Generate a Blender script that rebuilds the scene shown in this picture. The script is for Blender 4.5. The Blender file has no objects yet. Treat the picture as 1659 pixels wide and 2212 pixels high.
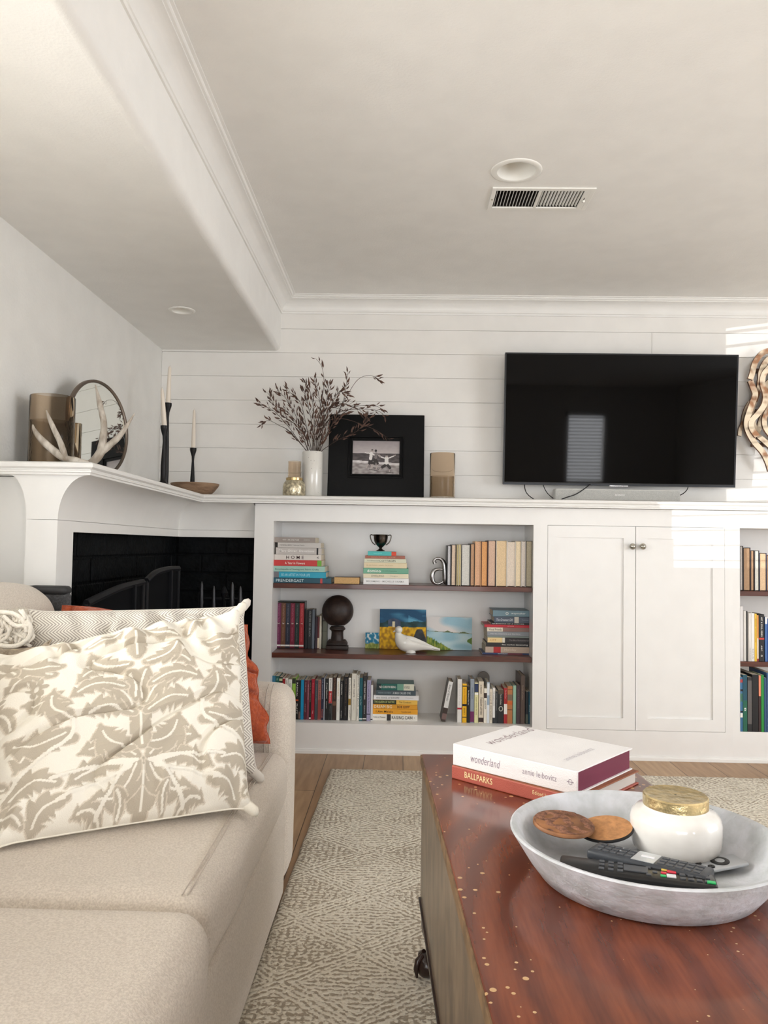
import bpy, bmesh, math, random
import numpy as np
from mathutils import Matrix, Vector, noise as mnoise
random.seed(7)
sc = bpy.context.scene
col = sc.collection
PI = math.pi

# ---------------------------------------------------------------- camera
YAW, PITCH, ROLL, CAMH, FPX = .0215, .0424, .016, 1.0679, 1675.0
fwd = Vector((-math.sin(YAW)*math.cos(PITCH), math.cos(YAW)*math.cos(PITCH), math.sin(PITCH)))
r0 = Vector((math.cos(YAW), math.sin(YAW), 0)); u0 = r0.cross(fwd)
RT = math.cos(ROLL)*r0 + math.sin(ROLL)*u0
UP = -math.sin(ROLL)*r0 + math.cos(ROLL)*u0
CP = Vector((0, 0, CAMH))
cam = bpy.data.cameras.new('camera'); camo = bpy.data.objects.new('camera', cam); col.objects.link(camo)
m3 = Matrix((RT, UP, -fwd)).transposed()
camo.matrix_world = Matrix.Translation(CP) @ m3.to_4x4()
cam.sensor_fit = 'HORIZONTAL'; cam.sensor_width = 36.0; cam.lens = 36.0*FPX/1659.0
cam.clip_start = .02
sc.camera = camo
def ray(px, py): return fwd + RT*((px-829.5)/FPX) - UP*((py-1106)/FPX)
def aty(px, py, Y): d = ray(px, py); return CP + d*(Y/d.y)
def atz(px, py, Z): d = ray(px, py); return CP + d*((Z-CAMH)/d.z)
def atx(px, py, X): d = ray(px, py); return CP + d*(X/d.x)

# ---------------------------------------------------------------- view, world, light
sc.view_settings.view_transform = 'Standard'; sc.view_settings.look = 'None'
sc.view_settings.gamma = 1.0; sc.view_settings.use_curve_mapping = False
sc.view_settings.exposure = 0.30
sc.cycles.use_denoising = True
sc.cycles.max_bounces = 10; sc.cycles.diffuse_bounces = 6; sc.cycles.transmission_bounces = 8; sc.cycles.glossy_bounces = 4
sc.cycles.sample_clamp_indirect = 6.0; sc.cycles.caustics_reflective = False; sc.cycles.caustics_refractive = False
w = bpy.data.worlds.new('sky'); sc.world = w; w.use_nodes = True
bg = w.node_tree.nodes['Background']; bg.inputs[0].default_value = (.80, .89, 1.0, 1); bg.inputs[1].default_value = 2.2
def area(name, loc, direction, sx, sy, power, color=(1, 1, 1), spread=PI):
    l = bpy.data.lights.new(name, 'AREA'); l.shape = 'RECTANGLE'; l.size = sx; l.size_y = sy; l.energy = power; l.color = color
    l.spread = spread
    o = bpy.data.objects.new(name, l); col.objects.link(o); o.location = loc
    o.rotation_euler = Vector(direction).to_track_quat('-Z', 'Z').to_euler(); return o
# daylight in the window openings (beside the sofa, behind the camera, and in the wall across the room), plus an added frontal fill
area('daylight_window_sofa', (-1.52, 1.22, 1.42), (1, 0, 0.0), 1.5, .95, 50, (1.0, .975, .92), math.radians(118))
area('fill_light_rear', (.1, -3.70, 1.1), (0, 1, 0), 2.3, 2.0, 56, (1.0, .97, .925))  # added frontal fill, set in a made-up opening behind the camera
area('daylight_window_rear', (2.83, -3.74, 1.5), (0, 1, 0), .6, 1.0, 46, (.93, .95, 1.0))
area('daylight_window_across', (4.26, .9, 1.3), (-1, 0, 0), 2.5, 1.9, 80, (.985, .985, 1.0))
# sunlight thrown back in through the sofa window by something bright outdoors
sl = bpy.data.lights.new('reflected_sun', 'SPOT'); sl.energy = 3400; sl.spot_size = math.radians(34); sl.spot_blend = .1; sl.shadow_soft_size = .006
sl.color = (1, .99, .97)
so = bpy.data.objects.new('reflected_sun', sl); col.objects.link(so); so.location = (-8.1, -3.1, .91)
so.rotation_euler = (Vector((-1.358, 1.3, 1.4))-Vector(so.location)).to_track_quat('-Z', 'Z').to_euler()

# ---------------------------------------------------------------- materials
def lin(c):
    return tuple((x/255/12.92 if x/255 <= .04045 else ((x/255+.055)/1.055)**2.4) for x in c)
MATS = {}
def M(name, c=(200, 200, 200), rough=.5, metal=0., var=.04, scale=8., bump=0., bscale=60., trans=0., ior=1.45, coat=0., sheen=0., spec=None, c2=None, stretch=(1, 1, 1), alpha=1., detail=3):
    if name in MATS: return MATS[name]
    m = bpy.data.materials.new(name); m.use_nodes = True; nt = m.node_tree; N = nt.nodes; L = nt.links
    b = N['Principled BSDF']; a = lin(c)
    b.inputs['Roughness'].default_value = rough; b.inputs['Metallic'].default_value = metal
    b.inputs['Transmission Weight'].default_value = trans; b.inputs['IOR'].default_value = ior
    b.inputs['Coat Weight'].default_value = coat; b.inputs['Coat Roughness'].default_value = .08
    b.inputs['Sheen Weight'].default_value = sheen
    if spec is not None: b.inputs['Specular IOR Level'].default_value = spec
    tc = N.new('ShaderNodeTexCoord'); mp = N.new('ShaderNodeMapping'); mp.inputs['Scale'].default_value = stretch
    L.new(tc.outputs['Object'], mp.inputs[0])
    if var > 0 or c2:
        n = N.new('ShaderNodeTexNoise'); n.inputs['Scale'].default_value = scale; n.inputs['Detail'].default_value = detail
        L.new(mp.outputs[0], n.inputs['Vector'])
        mx = N.new('ShaderNodeMix'); mx.data_type = 'RGBA'
        q = lin(c2) if c2 else tuple(x*(1-var*2) for x in a)
        p = a if c2 else tuple(min(1, x*(1+var)) for x in a)
        mx.inputs[6].default_value = (*p, 1); mx.inputs[7].default_value = (*q, 1)
        cr = N.new('ShaderNodeMapRange'); cr.inputs[1].default_value = .35; cr.inputs[2].default_value = .65
        L.new(n.outputs['Fac'], cr.inputs[0]); L.new(cr.outputs[0], mx.inputs[0]); L.new(mx.outputs[2], b.inputs['Base Color'])
    else: b.inputs['Base Color'].default_value = (*a, 1)
    if bump > 0:
        n2 = N.new('ShaderNodeTexNoise'); n2.inputs['Scale'].default_value = bscale; n2.inputs['Detail'].default_value = 4
        L.new(mp.outputs[0], n2.inputs['Vector'])
        bp = N.new('ShaderNodeBump'); bp.inputs['Strength'].default_value = bump; bp.inputs['Distance'].default_value = .01
        L.new(n2.outputs['Fac'], bp.inputs['Height']); L.new(bp.outputs[0], b.inputs['Normal'])
    MATS[name] = m; return m
def MC(c, rough=.5, **k): return M('paint_%d_%d_%d_%d' % (*c, int(rough*100)), c, rough, **{'var': .03, **k})
def vcmat(name, rough=.6, bump=0., bscale=200., weave=False):
    m = bpy.data.materials.new(name); m.use_nodes = True; N = m.node_tree.nodes; L = m.node_tree.links
    b = N['Principled BSDF']; b.inputs['Roughness'].default_value = rough
    a = N.new('ShaderNodeAttribute'); a.attribute_name = 'Col'
    L.new(a.outputs['Color'], b.inputs['Base Color'])
    if bump:
        tc = N.new('ShaderNodeTexCoord'); n2 = N.new('ShaderNodeTexNoise'); n2.inputs['Scale'].default_value = bscale
        L.new(tc.outputs['Object'], n2.inputs['Vector'])
        bp = N.new('ShaderNodeBump'); bp.inputs['Strength'].default_value = bump; bp.inputs['Distance'].default_value = .01
        L.new(n2.outputs['Fac'], bp.inputs['Height']); L.new(bp.outputs[0], b.inputs['Normal'])
    return m

# ---------------------------------------------------------------- mesh helpers
class MB:
    def __init__(s, M=None): s.V = []; s.F = []; s.MI = []; s.C = {}; s.UV = {}; s.M = M or Matrix(); s.ms = []
    def mi(s, m):
        if m is None: return 0
        if m not in s.ms: s.ms.append(m)
        return s.ms.index(m)
    def add(s, V, F, m=None, M=None, cols=None, uvs=None):
        k = len(s.V); T = s.M @ M if M is not None else s.M
        s.V += [tuple(T @ Vector(v)) for v in V]
        s.F += [tuple(i+k for i in f) for f in F]; s.MI += [s.mi(m)]*len(F)
        if cols is not None:
            for i, c in enumerate(cols): s.C[k+i] = c
        if uvs is not None:
            for i, c in enumerate(uvs): s.UV[k+i] = c
        return s
    def box(s, a, b, bev=0., seg=2, m=None, M=None):
        x0, x1 = sorted((a[0], b[0])); y0, y1 = sorted((a[1], b[1])); z0, z1 = sorted((a[2], b[2]))
        V = [(x, y, z) for x in (x0, x1) for y in (y0, y1) for z in (z0, z1)]
        F = [(0, 1, 3, 2), (4, 6, 7, 5), (0, 4, 5, 1), (2, 3, 7, 6), (0, 2, 6, 4), (1, 5, 7, 3)]
        bev = min(bev, .49*min(x1-x0, y1-y0, z1-z0))
        if bev > 1e-5:
            bm = bmesh.new(); vs = [bm.verts.new(v) for v in V]
            for f in F: bm.faces.new([vs[i] for i in f])
            bmesh.ops.bevel(bm, geom=bm.edges[:], offset=bev, segments=seg, profile=.5, affect='EDGES')
            bm.verts.index_update(); V = [v.co[:] for v in bm.verts]; F = [[v.index for v in f.verts] for f in bm.faces]; bm.free()
        return s.add(V, F, m, M)
    def lathe(s, prof, c=(0, 0, 0), n=32, m=None, M=None, capb=True, capt=True, a0=0.):
        V = []; F = []
        for r, z in prof:
            for i in range(n): a = a0+2*PI*i/n; V.append((c[0]+r*math.cos(a), c[1]+r*math.sin(a), c[2]+z))
        for j in range(len(prof)-1):
            for i in range(n): F.append((j*n+i, j*n+(i+1) % n, (j+1)*n+(i+1) % n, (j+1)*n+i))
        if capb: F.append(tuple(range(n-1, -1, -1)))
        if capt: F.append(tuple((len(prof)-1)*n+i for i in range(n)))
        return s.add(V, F, m, M)
    def tube(s, P, R, n=8, m=None, M=None, flat=1., flatx=1.):
        P = [Vector(p) for p in P]
        if not hasattr(R, '__len__'): R = [R]*len(P)
        V = []; F = []; up = None
        for i, p in enumerate(P):
            t = (P[min(i+1, len(P)-1)]-P[max(i-1, 0)]).normalized()
            if up is None: up = Vector((0, 0, 1)) if abs(t.z) < .9 else Vector((1, 0, 0))
            x = t.cross(up)
            if x.length < 1e-6: x = t.orthogonal()
            x.normalize(); y = x.cross(t).normalized(); up = y
            for k in range(n):
                a = 2*PI*k/n; V.append(p + x*(R[i]*flatx*math.cos(a)) + y*(R[i]*flat*math.sin(a)))
        for i in range(len(P)-1):
            for k in range(n): F.append((i*n+k, i*n+(k+1) % n, (i+1)*n+(k+1) % n, (i+1)*n+k))
        F.append(tuple(range(n-1, -1, -1))); F.append(tuple((len(P)-1)*n+i for i in range(n)))
        return s.add(V, F, m, M)
    def prism(s, poly, z0, z1, m=None, M=None):
        n = len(poly); V = [(x, y, z0) for x, y in poly]+[(x, y, z1) for x, y in poly]
        F = [tuple(range(n-1, -1, -1)), tuple(range(n, 2*n))]+[(i, (i+1) % n, n+(i+1) % n, n+i) for i in range(n)]
        return s.add(V, F, m, M)
    def grid(s, nu, nv, f, m=None, M=None, colf=None, wrapu=False, flip=False):
        V = []; C = [] if colf else None; UV = []
        for j in range(nv+1):
            for i in range(nu if wrapu else nu+1):
                u, v = i/nu, j/nv; V.append(f(u, v)); UV.append((u, v))
                if colf: C.append(colf(u, v))
        W = nu if wrapu else nu+1; F = []
        for j in range(nv):
            for i in range(nu):
                q = (j*W+i, j*W+(i+1) % W, (j+1)*W+(i+1) % W, (j+1)*W+i)
                F.append(q[::-1] if flip else q)
        return s.add(V, F, m, M, C, UV)
    def quad(s, a, b, c, d, m=None): return s.add([a, b, c, d], [(0, 1, 2, 3)], m)
    def soft(s, a, b, r, puff=0., n=22, m=None, M=None, puffs=None, jit=0.):
        """soft upholstered box: rounded edges, optional crowned top"""
        x0, x1 = sorted((a[0], b[0])); y0, y1 = sorted((a[1], b[1])); z0, z1 = sorted((a[2], b[2]))
        C = Vector(((x0+x1)/2, (y0+y1)/2, (z0+z1)/2)); H = Vector(((x1-x0)/2, (y1-y0)/2, (z1-z0)/2)); r = min(r, min(H)*.98)
        T = [math.sin((-1+2*i/n)*PI/2) for i in range(n+1)]
        px = puffs or (0, 0, puff)
        idx = {}; V = []; F = []
        def vert(x, y, z):
            k = (round(x, 5), round(y, 5), round(z, 5))
            if k in idx: return idx[k]
            p = Vector((x*H.x, y*H.y, z*H.z)); q = Vector([max(-(H[i]-r), min(H[i]-r, p[i])) for i in range(3)]); d = p-q
            if d.length > 1e-9: p = q+d.normalized()*r
            p.z += px[2]*(1-x*x)*(1-y*y)*(1 if z > 0 else 0)*max(z, 0)
            p.x += px[0]*(1-z*z)*(1-y*y)*x; p.y += px[1]*(1-x*x)*(1-z*z)*y
            if jit:
                nn = mnoise.noise((p+C)*5.)*jit; p += (d.normalized() if d.length > 1e-9 else Vector((0, 0, 1)))*nn
            idx[k] = len(V); V.append(p+C); return idx[k]
        for ax in range(3):
            for sg in (-1, 1):
                for i in range(n):
                    for j in range(n):
                        q = []
                        for (aa, bb) in ((i, j), (i+1, j), (i+1, j+1), (i, j+1)):
                            v = [0, 0, 0]; v[ax] = sg; v[(ax+1) % 3] = T[aa]; v[(ax+2) % 3] = T[bb]; q.append(vert(*v))
                        F.append(tuple(q) if sg > 0 else tuple(q[::-1]))
        return s.add(V, F, m, M)
    def sweep(s, path, prof, m=None, close=False):
        """2D path, profile (out, z); outward is to the right of travel; mitred"""
        n = len(path); V = []; F = []; k = len(prof)
        for i, p in enumerate(path):
            p = Vector(p)
            d0 = (p-Vector(path[i-1])).normalized() if i > 0 else None
            d1 = (Vector(path[i+1])-p).normalized() if i < n-1 else None
            if d0 is None: d0 = d1
            if d1 is None: d1 = d0
            n0 = Vector((d0.y, -d0.x)); n1 = Vector((d1.y, -d1.x)); mm = n0+n1; mm = mm/mm.dot(n0) if abs(mm.dot(n0)) > 1e-6 else n0
            for o_, z in prof: q = p+mm*o_; V.append((q.x, q.y, z))
        for i in range(n-1):
            for j in range(k-1): F.append((i*k+j, (i+1)*k+j, (i+1)*k+j+1, i*k+j+1))
        F.append(tuple(range(k-1, -1, -1))); F.append(tuple((n-1)*k+j for j in range(k)))
        return s.add(V, F, m)

WM = {}
def part(name, mb, m=None, parent=None, smooth=None, label=None):
    """links the collected shapes as ONE mesh object (shapes are given in world space)"""
    me = bpy.data.meshes.new(name)
    V = mb.V
    if parent is not None:
        I = WM[parent.name].inverted(); V = [tuple(I @ Vector(v)) for v in V]
    me.from_pydata(V, [], mb.F); 
    ms = mb.ms or [m]
    if mb.ms and m is not None and m not in ms: pass
    for x in ms: me.materials.append(x)
    if len(ms) > 1: me.polygons.foreach_set('material_index', mb.MI)
    if mb.C:
        at = me.color_attributes.new('Col', 'FLOAT_COLOR', 'POINT'); buf = np.ones((len(V), 4), dtype=np.float32)
        for i, c in mb.C.items(): buf[i, :3] = c
        at.data.foreach_set('color', buf.ravel())
    if mb.UV:
        uv = me.uv_layers.new(name='UVMap'); li = np.empty(len(me.loops), dtype=np.int32); me.loops.foreach_get('vertex_index', li)
        A = np.zeros((len(V), 2), dtype=np.float32)
        for i, c in mb.UV.items(): A[i] = c
        uv.data.foreach_set('uv', A[li].ravel())
    me.validate()
    if smooth is not None:
        me.polygons.foreach_set('use_smooth', [True]*len(me.polygons))
        if smooth is not True: me.set_sharp_from_angle(angle=math.radians(smooth))
    me.update()
    o = bpy.data.objects.new(name, me); col.objects.link(o)
    if parent is not None: o.parent = parent; WM[o.name] = WM[parent.name]
    else: WM[o.name] = Matrix()
    if label: o['label'] = label
    return o
def thing(name, label, cat, loc, rot=None, group=None):
    o = bpy.data.objects.new(name, None); col.objects.link(o); o.empty_display_size = .05
    mt = Matrix.Translation(Vector(loc)) @ (rot.to_4x4() if rot is not None else Matrix())
    o.matrix_world = mt; WM[o.name] = mt
    o['label'] = label; o['category'] = cat
    if group: o['group'] = group
    return o
def tag(o, label, cat, group=None, kind=None):
    o['label'] = label; o['category'] = cat
    if group: o['group'] = group
    if kind: o['kind'] = kind
    return o
def struct(name, mb, m=None, smooth=None, parent=None):
    o = part(name, mb, m, parent, smooth)
    if parent is None: o['kind'] = 'structure'
    return o
def frame(o, x, y, z=None):
    x = Vector(x).normalized(); y = Vector(y); z = x.cross(y).normalized(); y = z.cross(x).normalized()
    f = Matrix((x, y, z)).transposed().to_4x4(); f.translation = Vector(o); return f
def text_geo(mb, s, F, w, h, m, shear=0., bold=.0, cx=True, thick=.0):
    """writing laid in frame F (x reading direction, y up), fitted to w x h, centred"""
    cu = bpy.data.curves.new('t', 'FONT'); cu.body = s; cu.shear = shear; cu.offset = bold; cu.resolution_u = 3; cu.space_character = 1.05
    cu.extrude = 0.0
    o = bpy.data.objects.new('t', cu); me = bpy.data.meshes.new_from_object(o)
    V = [v.co.copy() for v in me.vertices]; Fc = [tuple(p.vertices) for p in me.polygons]
    bpy.data.objects.remove(o); bpy.data.curves.remove(cu); bpy.data.meshes.remove(me)
    if not V: return
    x0 = min(v.x for v in V); x1 = max(v.x for v in V); y0 = min(v.y for v in V); y1 = max(v.y for v in V)
    sx = w/(x1-x0); sy = h/(y1-y0)
    mb.add([((v.x-(x0+x1)/2)*sx, (v.y-(y0+y1)/2)*sy, .0002) for v in V], Fc, m, F)
def smoothpoly(P, k=6):
    P = [Vector(p) for p in P]; out = []
    for i in range(len(P)-1):
        a = P[max(i-1, 0)]; b = P[i]; c = P[i+1]; d = P[min(i+2, len(P)-1)]
        for j in range(k):
            t = j/k; out.append(.5*((2*b)+(c-a)*t+(2*a-5*b+4*c-d)*t*t+(3*b-a-3*c+d)*t**3))
    out.append(P[-1]); return out
def lerp(a, b, t): return a+(b-a)*t

# ================================================================ STRUCTURE
XL, YW, ZC, ZS, XB = -1.358, 4.3004, 2.4465, 2.148, -.6895
YC = 4.0
XR, YR = 4.2, -3.6
white_wall = M('white_wall_paint', (227, 226, 222), .55, var=.015, bump=.12, bscale=90)
ceil_m = M('ceiling_paint', (234, 233, 230), .85, var=.012, bump=.10, bscale=140)
trim_m = M('white_trim_paint', (233, 232, 229), .32, var=.01)
cab_m = M('white_cabinet_lacquer', (234, 233, 231), .28, var=.01)

# floor: planks running towards the shelves
fm = bpy.data.materials.new('oak_planks'); fm.use_nodes = True; N = fm.node_tree.nodes; L = fm.node_tree.links
b = N['Principled BSDF']; b.inputs['Roughness'].default_value = .45
tc = N.new('ShaderNodeTexCoord'); mp = N.new('ShaderNodeMapping'); mp.inputs['Rotation'].default_value = (0, 0, PI/2); mp.inputs['Location'].default_value = (0, -.03, 0)
br = N.new('ShaderNodeTexBrick'); br.inputs['Scale'].default_value = 1; br.inputs['Brick Width'].default_value = 1.7; br.inputs['Row Height'].default_value = .192
br.inputs['Mortar Size'].default_value = .0016; br.inputs['Color1'].default_value = (*lin((192, 160, 124)), 1); br.inputs['Color2'].default_value = (*lin((172, 138, 104)), 1)
br.inputs['Mortar'].default_value = (*lin((70, 48, 32)), 1); br.offset = .37
no = N.new('ShaderNodeTexNoise'); no.inputs['Scale'].default_value = 6; mp2 = N.new('ShaderNodeMapping'); mp2.inputs['Scale'].default_value = (8, .7, 1)
mx = N.new('ShaderNodeMix'); mx.data_type = 'RGBA'; mx.blend_type = 'MULTIPLY'; mx.inputs[0].default_value = .55
L.new(tc.outputs['Object'], mp.inputs[0]); L.new(mp.outputs[0], br.inputs[0]); L.new(tc.outputs['Object'], mp2.inputs[0]); L.new(mp2.outputs[0], no.inputs['Vector'])
L.new(br.outputs[0], mx.inputs[6]); cr = N.new('ShaderNodeValToRGB'); cr.color_ramp.elements[0].color = (.55, .5, .46, 1); cr.color_ramp.elements[1].color = (1, 1, 1, 1)
cr.color_ramp.elements[0].position = .3; cr.color_ramp.elements[1].position = .7
L.new(no.outputs['Fac'], cr.inputs[0]); L.new(cr.outputs[0], mx.inputs[7]); L.new(mx.outputs[2], b.inputs['Base Color'])
struct('floor', MB().box((XL-.2, YR-.2, -.1), (XR+.2, YW+.2, 0)), fm)

# left wall with the sofa window
WY0, WY1, WZ0, WZ1 = .5, 1.957, .956, 1.86
mb = MB(); X2 = XL-.14
mb.box((X2, YR, 0), (XL, WY0, ZS+.1)).box((X2, WY1, 0), (XL, YW+.1, ZS+.1)).box((X2, WY0, 0), (XL, WY1, WZ0)).box((X2, WY0, WZ1), (XL, WY1, ZS+.1))
struct('wall_left', mb, white_wall)
def blind_window(name, F, wd, z0, z1, n, tilt=0.):
    """window in frame F: x along the wall, y outwards; casing, glass and horizontal slats"""
    root = thing(name, 'x', 'window', F.translation); del root['label']; del root['category']; root['kind'] = 'structure'
    mb = MB(F)
    t = .05
    for a, c in (((-t, -.02, z0-t), (0, .02, z1+t)), ((wd, -.02, z0-t), (wd+t, .02, z1+t)), ((-t, -.02, z1), (wd+t, .02, z1+t)), ((-t, -.03, z0-t), (wd+t, .02, z0))):
        mb.box(a, c, .004)
    part('window_frame', mb, trim_m, root)
    mb = MB(F)
    for i in range(n):
        z = z0+(i+.5)*(z1-z0)/n
        mb.box((.004, -.024, -.0026), (wd-.004, .024, .0026), M=Matrix.Translation((0, .054, z)) @ Matrix.Rotation(tilt, 4, 'X'))
    part('blind', mb, M('blind_slat', (240, 238, 232), .5), root)
    return root
blind_window('window_1', frame((XL, WY0, 0), (0, 1, 0), (-1, 0, 0)), WY1-WY0, WZ0, WZ1, 17)
# back wall boards
mb = MB(); mb.box((XL-.1, YW+.006, 0), (XR, YW+.12, ZC+.1))
zs = [2.0016+.1354*k for k in range(4)][::-1]+[2.0016-.1354*k for k in range(1, 6)]
zl = [ZC+.02]+zs+[1.2]
xj = aty(1408, 740, YW).x
for i in range(len(zl)-1):
    z1, z0 = zl[i]-.0011, zl[i+1]+.0011
    xs = [XL, XR]
    if zl[i] > aty(1408, 740, YW).z > zl[i+1]: xs = [XL, xj, XR]
    for j in range(len(xs)-1): mb.box((xs[j]+.0006, YW, z0), (xs[j+1]-.0006, YW+.0055, z1), .0008, 1)
struct('wall_back', mb, M('white_board_paint', (232, 230, 226), .42, var=.012))
# right and rear walls with big windows and an added fill-light opening (outside the frame)
mb = MB(); a, c = -.4, 2.2
mb.box((XR, YR, 0), (XR+.14, a, ZC+.1)).box((XR, c, 0), (XR+.14, YW+.1, ZC+.1)).box((XR, a, 0), (XR+.14, c, .35)).box((XR, a, 2.25), (XR+.14, c, ZC+.1))
struct('wall_right', mb, white_wall)
mb = MB()
mb.box((XL, YR-.14, 0), (-1.1, YR, ZC+.1)).box((1.3, YR-.14, 0), (2.55, YR, ZC+.1)).box((3.1, YR-.14, 0), (XR, YR, ZC+.1)).box((-1.1, YR-.14, 2.12), (1.3, YR, ZC+.1)).box((2.55, YR-.14, 0), (3.1, YR, 1.0)).box((2.55, YR-.14, 2.0), (3.1, YR, ZC+.1))
struct('wall_rear', mb, white_wall)
blind_window('window_2', frame((3.1, YR, 0), (-1, 0, 0), (0, -1, 0)), .55, 1.0, 2.0, 19, .62)
mb = MB()  # frame of the unseen rear opening, added to let in frontal light
for x in (-1.1, .07, 1.24): mb.box((x, YR-.05, 0), (x+.06, YR+.02, 2.12), .004)
mb.box((-1.1, YR-.05, 2.06), (1.3, YR+.02, 2.12), .004).box((-1.1, YR-.05, 0), (1.3, YR+.02, .06), .004)
struct('fill_opening_1', mb, trim_m)
mb = MB()
for (y0, y1) in ((-.4, .9), (.9, 2.2)):
    mb.box((XR-.02, y0, .35), (XR+.05, y0+.06, 2.25), .004).box((XR-.02, y1-.06, .35), (XR+.05, y1, 2.25), .004).box((XR-.02, y0, 2.19), (XR+.05, y1, 2.25), .004).box((XR-.02, y0, .35), (XR+.05, y1, .41), .004)
struct('window_3', mb, trim_m)

# ceiling with openings for the downlight and the vent
cl = atz(1115.5, 369, ZC); RO = .0935; RI = .070
v00 = atz(1052, 451, ZC); v10 = atz(1264, 452, ZC); v11 = atz(1289, 404, ZC); v01 = atz(1064, 404, ZC)
VX0, VX1, VY0, VY1 = (v00.x+v01.x)/2, (v10.x+v11.x)/2, (v01.y+v11.y)/2, (v00.y+v10.y)/2
hx0, hx1, hy0, hy1 = VX0+.018, VX1-.018, VY0+.022, VY1-.022
def holed(mb, x0, x1, y0, y1, z, c, r, n=48):
    """rectangle with a round hole, facing down"""
    V = []; F = []
    for i in range(n):
        a = 2*PI*i/n; dx, dy = math.cos(a), math.sin(a)
        t = min(((x1-c[0])/dx if dx > 1e-9 else (x0-c[0])/dx if dx < -1e-9 else 1e9), ((y1-c[1])/dy if dy > 1e-9 else (y0-c[1])/dy if dy < -1e-9 else 1e9))
        V += [(c[0]+r*dx, c[1]+r*dy, z), (c[0]+t*dx, c[1]+t*dy, z)]
    for i in range(n): j = (i+1) % n; F.append((2*i, 2*j, 2*j+1, 2*i+1))
    mb.add(V, F)
mb = MB()
def cq(x0, x1, y0, y1): mb.quad((x0, y0, ZC), (x0, y1, ZC), (x1, y1, ZC), (x1, y0, ZC))
s0 = cl.y-.12; s1 = min(cl.y+.12, hy0-.004)
cx0, cx1 = cl.x-(s1-s0)/2, cl.x+(s1-s0)/2
cq(XB-.1, XR+.1, YR-.1, s0); cq(XB-.1, cx0, s0, s1); cq(cx1, XR+.1, s0, s1); cq(XB-.1, XR+.1, s1, hy0)
# square around the round hole needs its own corners
V = [(cx0, s0), (cx1, s0), (cx1, s1), (cx0, s1)]
n = 48; pts = []
bm_ = bmesh.new()
ring = [bm_.verts.new((cl.x+(RI+.001)*math.cos(2*PI*i/n), cl.y+(RI+.001)*math.sin(2*PI*i/n), ZC)) for i in range(n)]
sq = [bm_.verts.new((x, y, ZC)) for x, y in V]
es = [bm_.edges.new((ring[i], ring[(i+1) % n])) for i in range(n)]+[bm_.edges.new((sq[i], sq[(i+1) % 4])) for i in range(4)]
bmesh.ops.triangle_fill(bm_, use_beauty=True, edges=es); bm_.verts.index_update()
mb.add([v.co[:] for v in bm_.verts], [[v.index for v in f.verts] for f in bm_.faces]); bm_.free()
cq(XB-.1, hx0, hy0, hy1); cq(hx1, XR+.1, hy0, hy1); cq(XB-.1, XR+.1, hy1, YW+.05)
mb.box((XL-.2, YR-.2, ZC+.16), (XR+.2, YW+.2, ZC+.26))
struct('ceiling', mb, ceil_m)
# lowered ceiling over the fireplace side
c2 = atz(393, 670.5, ZS); R2 = .062
mb = MB()
mb.quad((XL-.1, YR, ZS), (XL-.1, c2.y-.2, ZS), (XB-.03, c2.y-.2, ZS), (XB-.03, YR, ZS))
mb.quad((XL-.1, c2.y+.2, ZS), (XL-.1, YW, ZS), (XB-.03, YW, ZS), (XB-.03, c2.y+.2, ZS))
bm_ = bmesh.new()
ring = [bm_.verts.new((c2.x+.048*math.cos(2*PI*i/n), c2.y+.048*math.sin(2*PI*i/n), ZS)) for i in range(n)]
sq = [bm_.verts.new((x, y, ZS)) for x, y in ((XL-.1, c2.y-.2), (XB-.03, c2.y-.2), (XB-.03, c2.y+.2), (XL-.1, c2.y+.2))]
es = [bm_.edges.new((ring[i], ring[(i+1) % n])) for i in range(n)]+[bm_.edges.new((sq[i], sq[(i+1) % 4])) for i in range(4)]
bmesh.ops.triangle_fill(bm_, use_beauty=True, edges=es); bm_.verts.index_update()
mb.add([v.co[:] for v in bm_.verts], [[v.index for v in f.verts] for f in bm_.faces]); bm_.free()
rr = .03
arc = [(XB-rr+rr*math.sin(a), ZS+rr-rr*math.cos(a)) for a in [PI/2*i/8 for i in range(9)]]
P = arc+[(XB, ZC+.02)]
mb.grid(1, len(P)-1, lambda u, v: (P[round(v*(len(P)-1))][0], lerp(YR, YW, u), P[round(v*(len(P)-1))][1]))
struct('ceiling_soffit', mb, ceil_m, smooth=40)
# crown moulding
cp = [(0, -.0887), (.007, -.0887), (.009, -.084), (.009, -.079), (.013, -.0765), (.013, -.070)]
cp += [(.013+.057*(1-math.cos(a)), -.070+.050*math.sin(a)) for a in [PI/2*i/8 for i in range(1, 9)]]
cp += [(.070, -.016), (.078, -.0145), (.082, -.010), (.082, -.006), (.0912, -.004), (.0912, .001)]
mb = MB().sweep([(XB, YR), (XB, YW), (XR, YW)], [(o_, ZC+z) for o_, z in cp])
struct('trim_1', mb, trim_m, smooth=35)
# corner bead at the soffit end and left wall

# ================================================================ FIREPLACE AND MANTEL
ZM = 1.313                      # top of the mantel
sur = [(-1.18, 2.42), (-1.08, 2.42), (-1.167, 4.06), (-.757, 4.06)]
mant = thing('mantel_shelf', 'long white mantel shelf with a moulded edge running over fireplace and bookcases', 'shelf', (-.5, 4.1, ZM))
path = [(XL+.002, 2.392), (-.962, 2.392), (-1.004, 3.93), (3.3, 3.93)]
mp_ = [(-.05, ZM), (-.012, ZM), (-.003, ZM-.004), (0, ZM-.010), (-.001, ZM-.017), (-.006, ZM-.0215), (-.012, ZM-.0225), (-.012, ZM-.0255), (-.008, ZM-.028), (-.008, ZM-.033), (-.013, ZM-.0345), (-.013, ZM-.041), (-.05, ZM-.041)]
part('moulded_edge', MB().sweep(path, mp_), trim_m, mant, smooth=30)
poly = [(XL+.002, 2.43), (-1.0, 2.43), (-1.045, 3.97), (3.3, 3.97), (3.3, YW-.001), (XL+.002, YW-.001)]
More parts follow.
